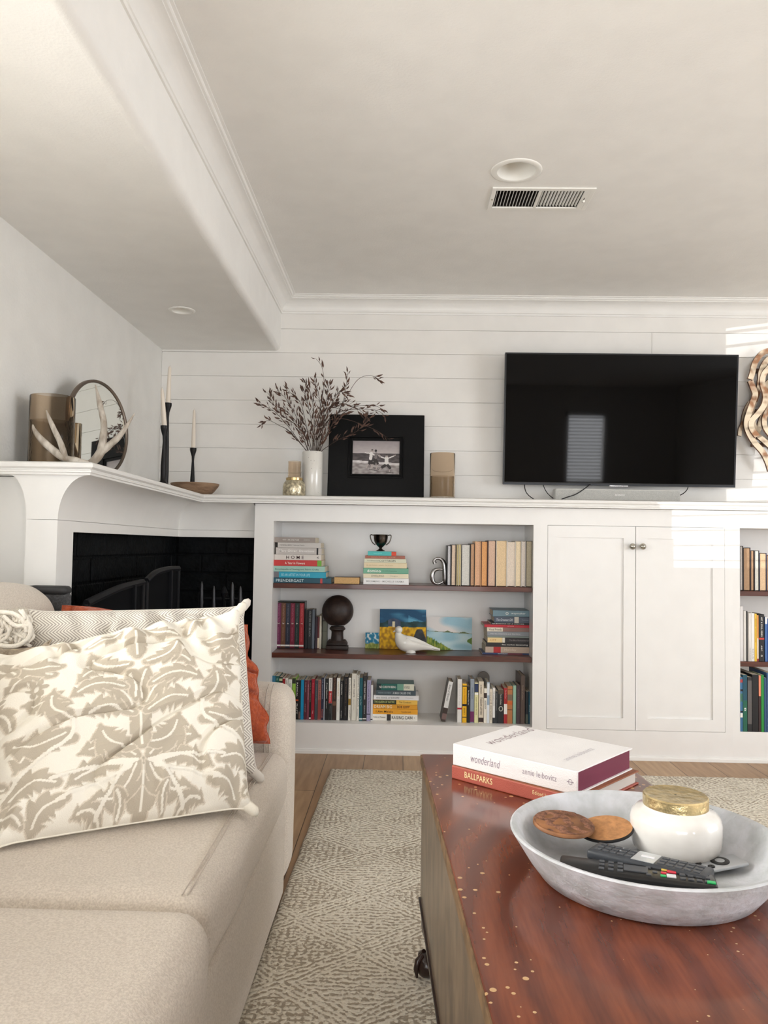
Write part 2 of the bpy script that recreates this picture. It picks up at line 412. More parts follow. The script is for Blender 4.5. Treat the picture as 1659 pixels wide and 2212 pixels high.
part('shelf_board', MB().prism(poly, ZM-.040, ZM-.0003), trim_m, mant)

fp = thing('fireplace', 'white corner fireplace surround with coved hood and black painted brick lining', 'fireplace', (-1.1, 3.3, 0))
# cove under the mantel
ZH0, ZH1 = 1.131, ZM-.041
def cove(z, top):            # outward offset at height z
    s = (z-ZH0)/(ZH1-ZH0); return top*(1-math.sqrt(max(0, 1-s*s)))
zz = [ZH0+(ZH1-ZH0)*math.sin(PI/2*i/14) for i in range(15)]
mb = MB()
F_ = []
def strip(p0, p1, d0, d1, t0, t1):   # cove band between two surround corners
    V = []
    for z in zz: V += [(p0[0]+d0[0]*cove(z, t0), p0[1]+d0[1]*cove(z, t0), z), (p1[0]+d1[0]*cove(z, t1), p1[1]+d1[1]*cove(z, t1), z)]
    mb.add(V, [(2*i, 2*i+1, 2*i+3, 2*i+2) for i in range(len(zz)-1)])
strip(sur[1], sur[2], (1, 0), (1, -1), .092, .105)
strip(sur[2], sur[3], (1, -1), (0, -1), .105, .105)
strip((-1.18, 4.2), sur[0], (-1, 0), (-1, 0), .062, .062)
V = []
for z in zz: V += [(sur[0][0]-cove(z, .062), 2.42, z), (sur[1][0]+cove(z, .092), 2.42, z)]
mb.add(V, [(2*i, 2*i+1, 2*i+3, 2*i+2) for i in range(len(zz)-1)])
part('hood', mb, trim_m, fp, smooth=40)
mb = MB()
D = (Vector(sur[2])-Vector(sur[1])).normalized(); q = Vector(sur[1])+D*.138
mb.prism([sur[0], sur[1], tuple(q), (-1.18, q.y)], 0, ZH0-.001)         # end post
mb.prism([(-1.18, q.y-.01), tuple(q), sur[2], sur[3], (-.757, 4.12), (-1.215, 4.12), (-1.18, 4.0)], 1.094, ZH0-.001)
mb.box((XL+.001, 2.50, 0), (-1.181, 2.565, ZM-.042))
part('surround', mb, trim_m, fp)
mb = MB()
mb.box((XL+.001, 2.57, 0), (-1.2, 4.2, 1.12)); mb.box((-1.25, 4.125, 0), (-.757, 4.28, 1.12)); 
# courses of painted bricks
random.seed(3)
for k in range(12):
    z0 = 1.10-.098*(k+1)
    y = 2.58-(.13 if k % 2 else 0)
    while y < 4.10:
        y1 = y+.262
        a, c = max(y, 2.575), min(y1, 4.118)
        if c-a > .02: mb.box((-1.2, a+.004, z0+.004), (-1.192+random.uniform(0, .004), c-.004, z0+.094), .004, 1)
        y = y1
    x = -1.19-(.13 if k % 2 else 0)
    while x < -.757:
        x1 = x+.262; a, c = max(x, -1.19), min(x1, -.758)
        if c-a > .02: mb.box((a+.004, 4.125, z0+.004), (c-.004, 4.117-random.uniform(0, .004), z0+.094), .004, 1)
        x = x1
part('brick_lining', mb, M('black_painted_brick', (12, 14, 16), .62, spec=.12, var=.25, scale=20, bump=.5, bscale=60), fp)
mb = MB().box((-1.19, 2.57, 0), (-.757, 4.12, .06), .004)
part('hearth_slab', mb, M('dark_hearth', (30, 30, 31), .6, bump=.3), fp)
# arched folding screen
iron = M('black_iron', (16, 17, 21), .5, spec=.2, metal=.0, var=.1)
scr = thing('fire_screen', 'dark arched metal fire screen standing before the black brick', 'fire screen', (-1.02, 3.2, .06))
def scx(px, py): return atx(px, py, -1.0)
def spanel(Pt, z0, px):
    """Pt: pixel points along the top of a panel"""
    P = [scx(*p) for p in Pt]; P = smoothpoly(P, 5)
    mb = MB().tube(P, .013, 6)
    a, c = P[0], P[-1]
    mb.box((-1.008, a.y-.012, z0), (-.992, a.y+.012, a.z), .003).box((-1.008, c.y-.012, z0), (-.992, c.y+.012, c.z), .003).box((-1.008, a.y, z0), (-.992, c.y, z0+.03), .003)
    o = part('screen_panel', mb, iron, scr, smooth=40)
    mb = MB(); n_ = len(P)
    mb.grid(n_-1, 6, lambda u, v: (-1.0, P[round(u*(n_-1))].y, lerp(z0, P[round(u*(n_-1))].z, v)))
    part('mesh', mb, M('screen_mesh', (9, 10, 13), .8, spec=.1), o)
    return P
spanel([(186, 1304), (225, 1285), (265, 1268), (308, 1257)], .07, 0)
spanel([(316, 1255), (335, 1238), (360, 1230), (385, 1228)], .07, 0)
for px, py in ((286, 1264), (366, 1232)):
    p = scx(px, py); part('upright', MB().box((-1.003, p.y-.008, .07), (-.985, p.y+.008, p.z), .002), iron, scr)
# hearth tools on their stand
tl = thing('fireplace_tool_set', 'black stand of fireplace tools beside the bookcase side panel', 'fireplace tools', (-.83, 3.8, .06))
tools_m = M('worn_iron', (60, 60, 62), .35, metal=.7, var=.1)
part('stand', MB().lathe([(.09, 0), (.09, .012), (.02, .02), (.012, .04), (.010, .74), (.02, .76), (.006, .79)], (-.86, 3.80, .06), 16).tube([(-.98, 3.80, .79), (-.77, 3.80, .79)], .008, 8), iron, tl, smooth=40)
for k, x in enumerate((-.965, -.905, -.815, -.775)):
    zt = .875-(k % 2)*.02
    mb = MB().lathe([(.004, 0), (.004, .52), (.008, .55), (.012, .60), (.008, .68), (.003, .70)], (x, 3.775, zt-.70), 10)
    if k in (0, 3): mb.box((x-.03, 3.765, zt-.78), (x+.03, 3.785, zt-.69), .004)
    part('tool', mb, tools_m, tl, smooth=40)

# ================================================================ BUILT-IN UNITS
O1, O2, O3 = -.6557, .6842, 1.7338
D1, D2, D3 = .7561, 1.2061, 1.658
ZOT, ZOB, ZDT, ZDB = 1.1826, .1539, 1.1834, .1475
UX0, UX1, UX2, UX3 = -.755, .7200, 1.6960, 3.12
ZTOP = ZM-.041
def shelf_z(px, py, Y): return aty(px, py, Y).z
wood = M('reddish_brown_shelf_wood', (96, 46, 30), .38, var=.12, scale=6, c2=(66, 30, 20), stretch=(1, 8, 8), coat=.3)
SH = [(1259.5, 1268.8, 1268.2, 1280), (1410, 1418.5, 1419, 1429.5)]   # shelf edge: top/bottom at the two ends
SY = 4.022
Z1 = (shelf_z(592, 1259.5, SY)+shelf_z(1148, 1268.5, SY))/2
Z2 = (shelf_z(586, 1410, SY)+shelf_z(1148, 1420, SY))/2
def bookcase(x0, x1, o0, o1, label, y_sh=SY):
    r = thing('bookcase', label, 'bookcase', ((x0+x1)/2, 4.15, 0), group=None)
    mb = MB()
    mb.box((x0, YC, 0), (o0, YC+.02, ZTOP-.001)).box((o1, YC, 0), (x1, YC+.02, ZTOP-.001))
    mb.box((o0, YC, ZOT), (o1, YC+.02, ZTOP-.001)).box((o0, YC, 0), (o1, YC+.02, ZOB-.0005))
    part('face_frame', mb, cab_m, r)
    mb = MB()
    mb.box((o0-.018, YC+.02, ZOB-.018), (o0, YW-.012, ZOT+.01)).box((o1, YC+.02, ZOB-.018), (o1+.018, YW-.012, ZOT+.01))
    mb.box((o0, YC+.02, ZOT), (o1, YW-.012, ZOT+.018)).box((o0, YW-.014, ZOB-.018), (o1, YW-.001, ZOT+.018))
    mb.box((o0, YC+.02, ZOB-.018), (o1, YW-.014, ZOB))
    if x0 < -.7: mb.box((x0, YC+.02, 0), (x0+.016, YW-.01, ZTOP-.001))
    part('carcass', mb, cab_m, r)
    for z in (Z1, Z2):
        part('shelf', MB().box((o0+.0008, y_sh, z-.0255), (o1-.0008, YW-.015, z), .002), wood, r, label='reddish brown wooden shelf')
    part('base_strip', MB().sweep([(x0, YC), (x1, YC)], [(0, .024), (.006, .022), (.007, .017), (.012, .014), (.013, 0.0005), (0, .0005)]), trim_m, r, smooth=35)
    return r
bookcase(UX0, UX1, O1, O2, 'white built-in bookcase with two brown shelves between fireplace and cabinet doors')
bookcase(UX2, UX3, O3, 3.05, 'white built-in bookcase with brown shelves at the edge beyond the cabinet doors')
cb = thing('cupboard', 'white built-in cupboard with two panelled doors below the television', 'cabinet', (1.2, 4.15, 0))
mb = MB()
mb.box((UX1, YC, 0), (D1, YC+.02, ZTOP-.001)).box((D3, YC, 0), (UX2, YC+.02, ZTOP-.001)).box((D1, YC, ZDT), (D3, YC+.02, ZTOP-.001)).box((D1, YC, 0), (D3, YC+.02, ZDB))
part('face_frame', mb, cab_m, cb)
part('carcass', MB().box((UX1+.02, YC+.024, .02), (UX2-.02, YW-.01, ZTOP-.01)), M('dark_gap', (60, 58, 56), .8), cb)
knob_m = M('mercury_glass_knob', (190, 186, 175), .12, metal=.85, var=.25, scale=60)
for (a, c, kx) in ((D1, D2, 1363.5), (D2, D3, 1385.5)):
    g = .0016; a += g; c -= g*.8; z0, z1 = ZDB+g, ZDT-g; sw = .0605
    f = Matrix()
    mb = MB()
    mb.box((a, YC, z0), (a+sw, YC+.02, z1)).box((c-sw, YC, z0), (c, YC+.02, z1)).box((a+sw, YC, z0), (c-sw, YC+.02, z0+.060)).box((a+sw, YC, z1-.060), (c-sw, YC+.02, z1)).box((a+sw-.004, YC+.009, z0+.05), (c-sw+.004, YC+.018, z1-.05))
    d = part('door', mb, cab_m, cb)
    p = aty(kx, 1180.5, YC); F = Matrix.Translation((p.x, YC, p.z)) @ Matrix.Rotation(PI/2, 4, 'X')
    part('knob', MB(F).lathe([(.009, 0), (.009, .003), (.005, .006), (.005, .013), (.012, .016), (.0165, .022), (.0165, .028), (.012, .035), (.004, .038)], n=20), knob_m, d, smooth=50)
part('base_strip', MB().sweep([(UX1, YC), (UX2, YC)], [(0, .024), (.006, .022), (.007, .017), (.012, .014), (.013, 0.0005), (0, .0005)]), trim_m, cb, smooth=35)

# ================================================================ CEILING FITTINGS
white_metal = M('white_enamel', (236, 235, 230), .3, var=.01)
def downlight(c, z, Ro, Ri, label, deep=.11):
    r = thing('recessed_light', label, 'ceiling light', (c.x, c.y, z))
    T = Matrix.Translation((c.x, c.y, z))
    part('trim_ring', MB(T).lathe([(Ri, .002), (Ri, -.003), (Ri+.004, -.0045), (Ro-.004, -.0035), (Ro, -.001), (Ro, .001)], n=48, capb=False, capt=False), white_metal, r, smooth=60)
    part('reflector', MB(T).lathe([(Ri, .0), (Ri*.98, .01), (Ri*.80, deep*.65), (Ri*.62, deep)], n=48, capb=False, capt=False), white_metal, r, smooth=60)
    part('bulb', MB(T).lathe([(Ri*.62, deep), (Ri*.5, deep-.012), (Ri*.3, deep-.018), (.002, deep-.02)], n=32, capb=False), M('frosted_bulb', (200, 198, 188), .4), r, smooth=60)
downlight(cl, ZC, RO, RI, 'large white recessed downlight in the main ceiling above the vent')
downlight(c2, ZS, R2, .047, 'small white recessed downlight in the lowered ceiling over the fireplace', .03)
vt = thing('ceiling_vent', 'white louvred air vent in the main ceiling below the round downlight', 'vent', ((VX0+VX1)/2, (VY0+VY1)/2, ZC))
zf = ZC-.006
mb = MB()
mb.box((VX0, VY0, zf), (hx0, VY1, ZC-.0002), .002).box((hx1, VY0, zf), (VX1, VY1, ZC-.0002), .002).box((hx0-.002, VY0, zf), (hx1+.002, hy0, ZC-.0002), .002).box((hx0-.002, hy1, zf), (hx1+.002, VY1, ZC-.0002), .002)
xm = lerp(hx0, hx1, .47); hxr = hx1-.022
mb.box((xm-.005, hy0, zf), (xm+.005, hy1, ZC)).box((hxr, hy0-.001, zf), (hx1+.001, hy1+.001, ZC-.0003))
part('vent_frame', mb, white_metal, vt)
for half, (a, c, ang) in enumerate(((hx0, xm-.005, .06), (xm+.005, hxr, -.72))):
    mb = MB(); n_ = 13
    for i in range(n_):
        x = lerp(a, c, (i+.5)/n_)
        F = Matrix.Translation((x, 0, ZC+.004)) @ Matrix.Rotation(ang, 4, 'Y')
        mb.box((-.0008, hy0, -.0046), (.0008, hy1, .0046), M=F)
    part('louvre', mb, white_metal, vt)
mb = MB()
for i in range(7):
    y = lerp(hy0, hy1, (i+.5)/7); mb.box((hx0, y-.0008, ZC+.02), (xm, y+.0008, ZC+.03))
mb.box((hx0-.004, hy0-.004, ZC+.09), (hx1+.004, hy1+.004, ZC+.1)).box((hx0-.006, hy0-.006, ZC), (hx0-.002, hy1+.006, ZC+.09)).box((hx1+.002, hy0-.006, ZC), (hx1+.006, hy1+.006, ZC+.09)).box((hx0, hy0-.006, ZC), (hx1, hy0-.002, ZC+.09)).box((hx0, hy1+.002, ZC), (hx1, hy1+.006, ZC+.09))
part('duct', mb, M('dark_duct', (44, 38, 34), .7), vt)
part('lever', MB().box((hx1-.012, (hy0+hy1)/2-.02, zf-.001), (hx1-.009, (hy0+hy1)/2+.02, zf), m=M('dark_gap', (60, 58, 56))).box((hx1-.014, (hy0+hy1)/2-.004, zf-.010), (hx1-.004, (hy0+hy1)/2+.004, zf), .002, m=white_metal), None, vt)
part('screw', MB().lathe([(.004, -.001), (.004, -.003), (.002, -.004)], ((VX0+hx0)/2, (VY0+VY1)/2, zf+.001), 10), M('brass_screw', (180, 176, 160), .4, metal=.5), vt)

# ================================================================ TELEVISION AND SOUNDBAR
a = aty(1091, 762, 4.155); b_ = aty(1595.5, 765.5, 4.155); c_ = aty(1086.5, 1046, 4.205); d_ = aty(1588, 1053, 4.205)
tv = thing('television', 'large black flat-screen television mounted on the white board wall', 'television', ((a.x+b_.x)/2, 4.2, (a.z+c_.z)/2))
o_ = (c_+d_)/2; W = ((b_-a).length+(d_-c_).length)/2; H = (((a+b_)/2)-o_).length
F = frame(o_, (d_-c_), ((a+b_)/2-o_))
scrn = bpy.data.materials.new('glossy_black_screen'); scrn.use_nodes = True; b = scrn.node_tree.nodes['Principled BSDF']
b.inputs['Base Color'].default_value = (.001, .001, .0012, 1); b.inputs['Roughness'].default_value = .035; b.inputs['Specular IOR Level'].default_value = .13
blackp = M('black_plastic', (16, 16, 18), .35, var=.05)
part('housing', MB(F).box((-W/2, 0, -.028), (W/2, H, -.001), .004).box((-W*.3, H*.15, -.06), (W*.3, H*.75, -.026), .01), blackp, tv)
part('screen', MB(F).box((-W/2+.008, .014, -.003), (W/2-.008, H-.008, .0003)), scrn, tv)
bz = M('silver_bezel', (120, 122, 126), .3, metal=.8)
part('bezel', MB(F).box((-W/2, -.001, -.004), (W/2, .009, .0018), .001).box((-W/2, 0, -.004), (-W/2+.0025, H, .001)).box((W/2-.0025, 0, -.004), (W/2, H, .001)).box((-W/2, H-.003, -.004), (W/2, H, .001)), M('dark_bezel', (52, 54, 58), .3, metal=.6), tv)
part('logo_strip', MB(F).box((-.05, -.004, -.004), (.05, .002, .0025), .001), M('chrome', (210, 212, 216), .15, metal=1.), tv)
part('wall_bracket', MB(F).box((-.2, H*.3, -.10), (.2, H*.6, -.055), .004), blackp, tv)
p0 = aty(1200, 1060, 4.12); p1 = aty(1470, 1064, 4.12)
sb = thing('soundbar', 'light grey soundbar on the mantel below the television', 'soundbar', ((p0.x+p1.x)/2, 4.15, ZM))
zt = aty(1335, 1056.5, 4.12).z
part('body', MB().box((p0.x, 4.12, ZM+.004), (p1.x, 4.205, zt), .008, 3), M('white_plastic', (206, 206, 202), .5, var=.01), sb, smooth=40)
part('grille', MB().box((p0.x+.004, 4.1185, ZM+.006), (p1.x-.004, 4.1215, zt-.006)), M('grey_grille', (176, 176, 172), .7, var=.1, scale=400), sb)
mb = MB(); pl = aty(1339, 1069, 4.118); text_geo(mb, 'SONOS', frame((pl.x, 4.118, (zt+ZM+.006)/2), (1, 0, 0), (0, 0, 1)), .050, .0085, M('white_print', (238, 238, 235), .5), bold=.01)
part('lettering', mb, None, sb)
for xx in (p0.x+.05, p1.x-.09): part('foot', MB().box((xx, 4.13, ZM), (xx+.04, 4.19, ZM+.005)), blackp, sb)
def cable(pts, label, Y=4.2, r=.0025):
    P = smoothpoly([aty(x, y, yy) for x, y, yy in pts], 6)
    o = part('cable', MB().tube(P, r, 6), M('cable_black', (22, 22, 24), .5), None, smooth=60); tag(o, label, 'cable', None)
cable([(1133, 1040, 4.22), (1134, 1056, 4.2), (1140, 1068, 4.19), (1153, 1078, 4.18), (1170, 1086, 4.2)], 'thin black cable hanging from television edge, outermost of the cables clear of the soundbar')
cable([(1172, 1040, 4.22), (1175, 1052, 4.2), (1183, 1066, 4.19), (1196, 1077, 4.18), (1210, 1084, 4.22)], 'thin black cable dropping from the television behind the soundbar end')
cable([(1275, 1046, 4.2), (1262, 1056, 4.115), (1243, 1068, 4.112), (1222, 1075, 4.112), (1204, 1082, 4.13)], 'thin black cable curling across the front of the soundbar')
cable([(1488, 1046, 4.22), (1484, 1058, 4.2), (1476, 1066, 4.19), (1466, 1071, 4.215)], 'short black cable at the soundbar end nearest the driftwood art')

# ================================================================ BOOKS
PAGE = M('book_pages', (222, 210, 188), .9, var=.12, scale=300, stretch=(1, 1, 1))
def book(label, ori, x0, x1, z0, z1, Y, d, cov, page=None, face='spine', texts=(), bands=(), hard=False, group=None, tilt=0., rough=.4, mat=None, name='book', yaw=0.):
    """ori 'v' stands upright, 'h' lies flat; face = the side towards the room"""
    loc = Vector(((x0+x1)/2, Y+d/2, z0))
    r = thing(name, label, 'book', loc, rot=(Matrix.Rotation(yaw, 3, 'Z') @ Matrix.Rotation(tilt, 3, 'Y')), group=group)
    T = WM[r.name] @ Matrix.Translation(-loc)
    t, h = (x1-x0, z1-z0) if ori == 'v' else (z1-z0, x1-x0)
    cm = mat or MC(cov, rough)
    bt = .0026 if hard else .0009; ov = .003 if hard else 0.
    def bx(mb, a, b, bev=0., m=None):       # a, b in (thickness, depth, height) coordinates
        if ori == 'v': A, B = (x0+a[0], Y+a[1], z0+a[2]), (x0+b[0], Y+b[1], z0+b[2])
        else: A, B = (x0+a[2], Y+a[1], z0+a[0]), (x0+b[2], Y+b[1], z0+b[0])
        mb.box(A, B, bev, 1, m)
    s0, s1 = (0, bt*1.2) if face == 'spine' else (d-bt*1.2, d)
    mb = MB(T)
    if t > .006:
        bx(mb, (0, 0, 0), (bt, d, h), .0005, cm); bx(mb, (t-bt, 0, 0), (t, d, h), .0005, cm); bx(mb, (0, s0, 0), (t, s1, h), .0008 if not hard else .0015, cm)
    else: bx(mb, (0, 0, 0), (t, d, h), .0005, cm)
    if face == 'spine':
        for (f0, f1, c) in bands:
            if ori == 'v': g0, g1 = 1-f1, 1-f0
            else: g0, g1 = f0, f1
            bx(mb, (.0003, -.0004, h*g0+.0003), (t-.0003, .0006, h*g1-.0003), 0, MC(c, .5))
    part('cover', mb, None, r)
    if t > .006:
        mb = MB(T); pm = MC(page, .9, var=.10, scale=500) if page else PAGE
        if face == 'spine': bx(mb, (bt*.9, bt, ov), (t-bt*.9, d-ov, h-ov), 0)
        else: bx(mb, (bt*.9, ov+.001, ov), (t-bt*.9, d-bt, h-ov), .0012)
        part('pages', mb, pm, r)
    if texts and face == 'spine':
        for tx in texts:
            mb = MB(T)
            s, f0, f1, c, hf = tx[:5]; sh = tx[5] if len(tx) > 5 else 0.; off = tx[6] if len(tx) > 6 else 0.
            L_ = h*(f1-f0); mid = h*(f0+f1)/2; gh = t*hf
            if ori == 'v': F = frame((x0+t/2+off*t, Y-.0006, z1-mid), (0, 0, -1), (1, 0, 0))
            else: F = frame((x0+mid, Y-.0006, z0+t/2+off*t), (1, 0, 0), (0, 0, 1))
            text_geo(mb, s, F, L_, gh, MC(c, .5), shear=sh, bold=.008)
            part('lettering', mb, None, r)
    return r
W_, K_, Y_, G_ = (238, 236, 230), (26, 26, 28), (214, 176, 60), (150, 150, 150)

class Crop:
    def __init__(s, ox, oy, k): s.ox, s.oy, s.k = ox, oy, k
    def __call__(s, x, y): return (s.ox+x*s.k, s.oy+y*s.k)
def vrow(cr, items, Y, z0, group, yb):
    """items: (xl, xr, ytop, cover, options)"""
    last = -1e9
    for it in items:
        xl, xr, yt, cov = it[:4]; xl = max(xl, last); last = xr; o = dict(it[4]); 
        px0, py0 = cr((xl+xr)/2, yt)
        x0 = aty(*cr(xl, (yt+yb)/2), Y).x; x1 = aty(*cr(xr, (yt+yb)/2), Y).x
        yy = Y+o.pop('dy', 0); z1 = aty(*cr((xl+xr)/2, yt), yy).z
        book(o.pop('label'), 'v', x0+.0004, x1-.0004, z0+.0003, z1, yy, o.pop('d', .13), cov, group=group, **o)
def hstack(cr, items, Y, z0, group):
    """items bottom first: (xl, xr, ytop, cover, options); each rests on the one below"""
    z = z0+.0003
    for it in items:
        xl, xr, yt, cov = it[:4]; o = dict(it[4]); yy = Y+o.pop('dy', 0)
        z1 = aty(*cr((xl+xr)/2, yt), yy).z
        if z1 < z+.006: z1 = z+.006
        x0 = aty(*cr(xl, yt), yy).x; x1 = aty(*cr(xr, yt), yy).x
        book(o.pop('label'), 'h', x0, x1, z, z1, yy, o.pop('d', .16), cov, group=group, **o)
        z = z1+.0004
    return z

# ---- bottom board, long row
c7 = Crop(570, 1420, .19*1000/1659*1.0)         # crop of 190 px shown at 1659
c7 = Crop(570, 1420, 190/1659); c7b = Crop(740, 1420, 190/1659)
YB = atz(700, 1555.5, ZOB).y
G1 = 'paperbacks in the long row on the bottom board'
row = [
 (104, 118, 330, (20, 30, 34), dict(label='black book at the bookcase side panel, first of the long bottom row', d=.15)),
 (118, 150, 342, (66, 140, 170), dict(label='light blue book in the long bottom row beside the black end book')),
 (150, 212, 345, (52, 112, 140), dict(label='steel blue book in the long bottom row, before the dark teal one')),
 (212, 280, 352, (30, 84, 80), dict(label='dark teal book above the sofa arm in the bottom row', texts=[('THE', .04, .1, (150, 190, 170), .5)])),
 (280, 345, 375, (28, 40, 36), dict(label='blackish green book with a pale round emblem in the bottom row', bands=[(.03, .09, (190, 200, 160))])),
 (345, 395, 385, (150, 34, 40), dict(label='red book behind the sofa arm in the bottom row', bands=[(0, .02, (230, 225, 220))])),
 (397, 446, 392, (232, 228, 220), dict(label='thin white book with small black marks just behind the sofa arm', texts=[('LIFE', .05, .14, K_, .4)])),
 (450, 524, 415, (222, 222, 214), dict(label='greyish white book beside the lime green one in the bottom row', texts=[('Stillness', .1, .26, (110, 120, 120), .45)])),
 (530, 596, 385, (146, 190, 76), dict(label='lime green book standing next to the sofa arm in the bottom row', bands=[(0.01, .14, (38, 44, 34))], texts=[('SIMPLE HABITS', .3, .8, (60, 90, 30), .3)])),
 (590, 655, 430, (22, 22, 24), dict(label='black book with wide white lettering RADICAL, beside the lime green book', texts=[('RADICAL', .06, .42, W_, .42), ('PLATT', .60, .86, W_, .4)], bands=[(.49, .53, (190, 80, 40))])),
 (655, 692, 430, (34, 34, 36), dict(label='thin black book between RADICAL and the bright blue spine', bands=[(.8, .98, (120, 92, 84))])),
 (694, 752, 422, (20, 138, 184), dict(label='bright blue book in the middle of the long bottom row')),
 (754, 812, 432, (84, 34, 48), dict(label='dark maroon book beside the bright blue spine', texts=[('Firefly Lane', .05, .3, (190, 160, 165), .4), ('novel', .6, .8, (190, 160, 165), .3)])),
 (812, 855, 432, (124, 62, 78), dict(label='dusty plum book in the long bottom row', texts=[('THE ALICE NETWORK', .1, .5, (226, 190, 196), .3)])),
 (855, 893, 432, (30, 26, 26), dict(label='black book before the crimson one with a white round mark at its foot', texts=[('WILD THINGS', .05, .55, (170, 150, 130), .35)], bands=[(.94, .98, W_)])),
 (893, 955, 408, (152, 24, 44), dict(label='crimson red book in the long bottom row', texts=[('Beloved', .1, .35, (222, 100, 110), .35), ('Vintage', .77, .85, (230, 200, 200), .35)])),
 (958, 1018, 432, (68, 72, 78), dict(label='slate grey book right after the crimson one', texts=[('Educated again', .1, .6, (120, 126, 132), .4)])),
 (1018, 1080, 428, (164, 108, 98), dict(label='dusty rose mottled book in the long bottom row', texts=[('LITTLE FIRES', .04, .5, (90, 50, 46), .5)], bands=[(.5, .98, (140, 66, 60))])),
 (1080, 1130, 380, (34, 38, 60), dict(label='navy book between the dusty rose and the thin grey spine', texts=[('THE NIGHTINGALE', .04, .5, (170, 180, 200), .38), ('Hannah', .75, .95, (200, 110, 100), .5)])),
 (1130, 1148, 388, (190, 194, 204), dict(label='very thin pale grey book in the long bottom row')),
 (1148, 1218, 400, (20, 22, 24), dict(label='black book with a slim white title before the white red and black spine', texts=[('A Long Obedience', .1, .48, W_, .38), ('Peterson', .55, .72, (190, 190, 190), .25)])),
 (1220, 1288, 388, (230, 228, 224), dict(label='book with white top, red middle and black foot on its spine', bands=[(.31, .60, (184, 50, 54)), (.60, 1., (28, 30, 32))], texts=[('BITTERSWEET', .03, .28, (130, 130, 126), .35), ('Shauna', .36, .56, W_, .4), ('Niequist', .66, .84, (120, 120, 120), .35)])),
 (1296, 1362, 378, (54, 34, 26), dict(label='dark brown book beside the white red and black one', texts=[('EXTRAORDINARY', .03, .5, (130, 92, 70), .45)], bands=[(.56, .66, (120, 84, 66))])),
 (1370, 1434, 392, (234, 232, 226), dict(label='white book with a faint yellow title in the middle of the row', texts=[('At Home in the World', .08, .42, (190, 170, 90), .35), ('Oxenreider', .5, .8, (170, 170, 165), .3)])),
 (1436, 1492, 436, (26, 28, 30), dict(label='black book with neat white title between two bulkier volumes', texts=[('A MORE BEAUTIFUL', .05, .36, W_, .36), ('question', .42, .65, (120, 120, 120), .25), ('Berger', .76, .94, W_, .26)])),
 (1496, 1590, 372, (20, 18, 20), dict(label='thick black hardback with dim brown lettering in the long bottom row', hard=True, texts=[('THE TESTAMENTS', .04, .6, (96, 78, 68), .28), ('Novel', .68, .88, (110, 110, 110), .25)])),
]
vrow(c7, row, YB, ZOB, G1, 1170)
row = [
 (108, 158, 385, (226, 222, 212), dict(label='off-white book with a small gold picture on its spine', texts=[('Thou Wast the Bird', .03, .4, (110, 110, 104), .42), ('England', .76, .92, (90, 90, 86), .3)], bands=[(.49, .64, (150, 118, 40))])),
 (168, 262, 305, (224, 220, 208), dict(label='tall cream book lettered ATOMIC HABITS in the long bottom row', hard=True, texts=[('ATOMIC HABITS', .12, .5, (40, 38, 34), .22), ('James Clear', .55, .78, (120, 116, 108), .16)])),
 (264, 314, 332, (230, 226, 216), dict(label='white book with bold black title ending WHILE BLACK', texts=[('LEADING WHILE BLACK', .01, .70, (24, 24, 26), .42, 0, .1), ('Simmons', .74, .9, (130, 130, 126), .25)])),
 (316, 378, 385, (14, 84, 96), dict(label='deep teal book in the long bottom row', texts=[('At Your Best', .43, .64, (190, 220, 224), .3), ('nieuwhof', .1, .3, (60, 130, 140), .2)], bands=[(.94, .97, (225, 230, 230))])),
 (380, 455, 352, (42, 42, 44), dict(label='charcoal book before the lavender one', hard=True, texts=[('A VERY RIGHT THING', .12, .52, W_, .28), ('Redmond', .66, .84, (210, 210, 210), .24)], bands=[(.94, .965, W_)])),
 (457, 528, 430, (160, 154, 186), dict(label='lavender book near the end of the long bottom row', texts=[('Everything Is Spiritual', .06, .78, (70, 66, 96), .36)], bands=[(.82, .845, (34, 32, 44))])),
 (530, 572, 525, (214, 214, 216), dict(label='slim silvery white book ending the long bottom row', bands=[(.94, .97, K_)])),
]
vrow(c7b, row, YB, ZOB, G1, 1170)
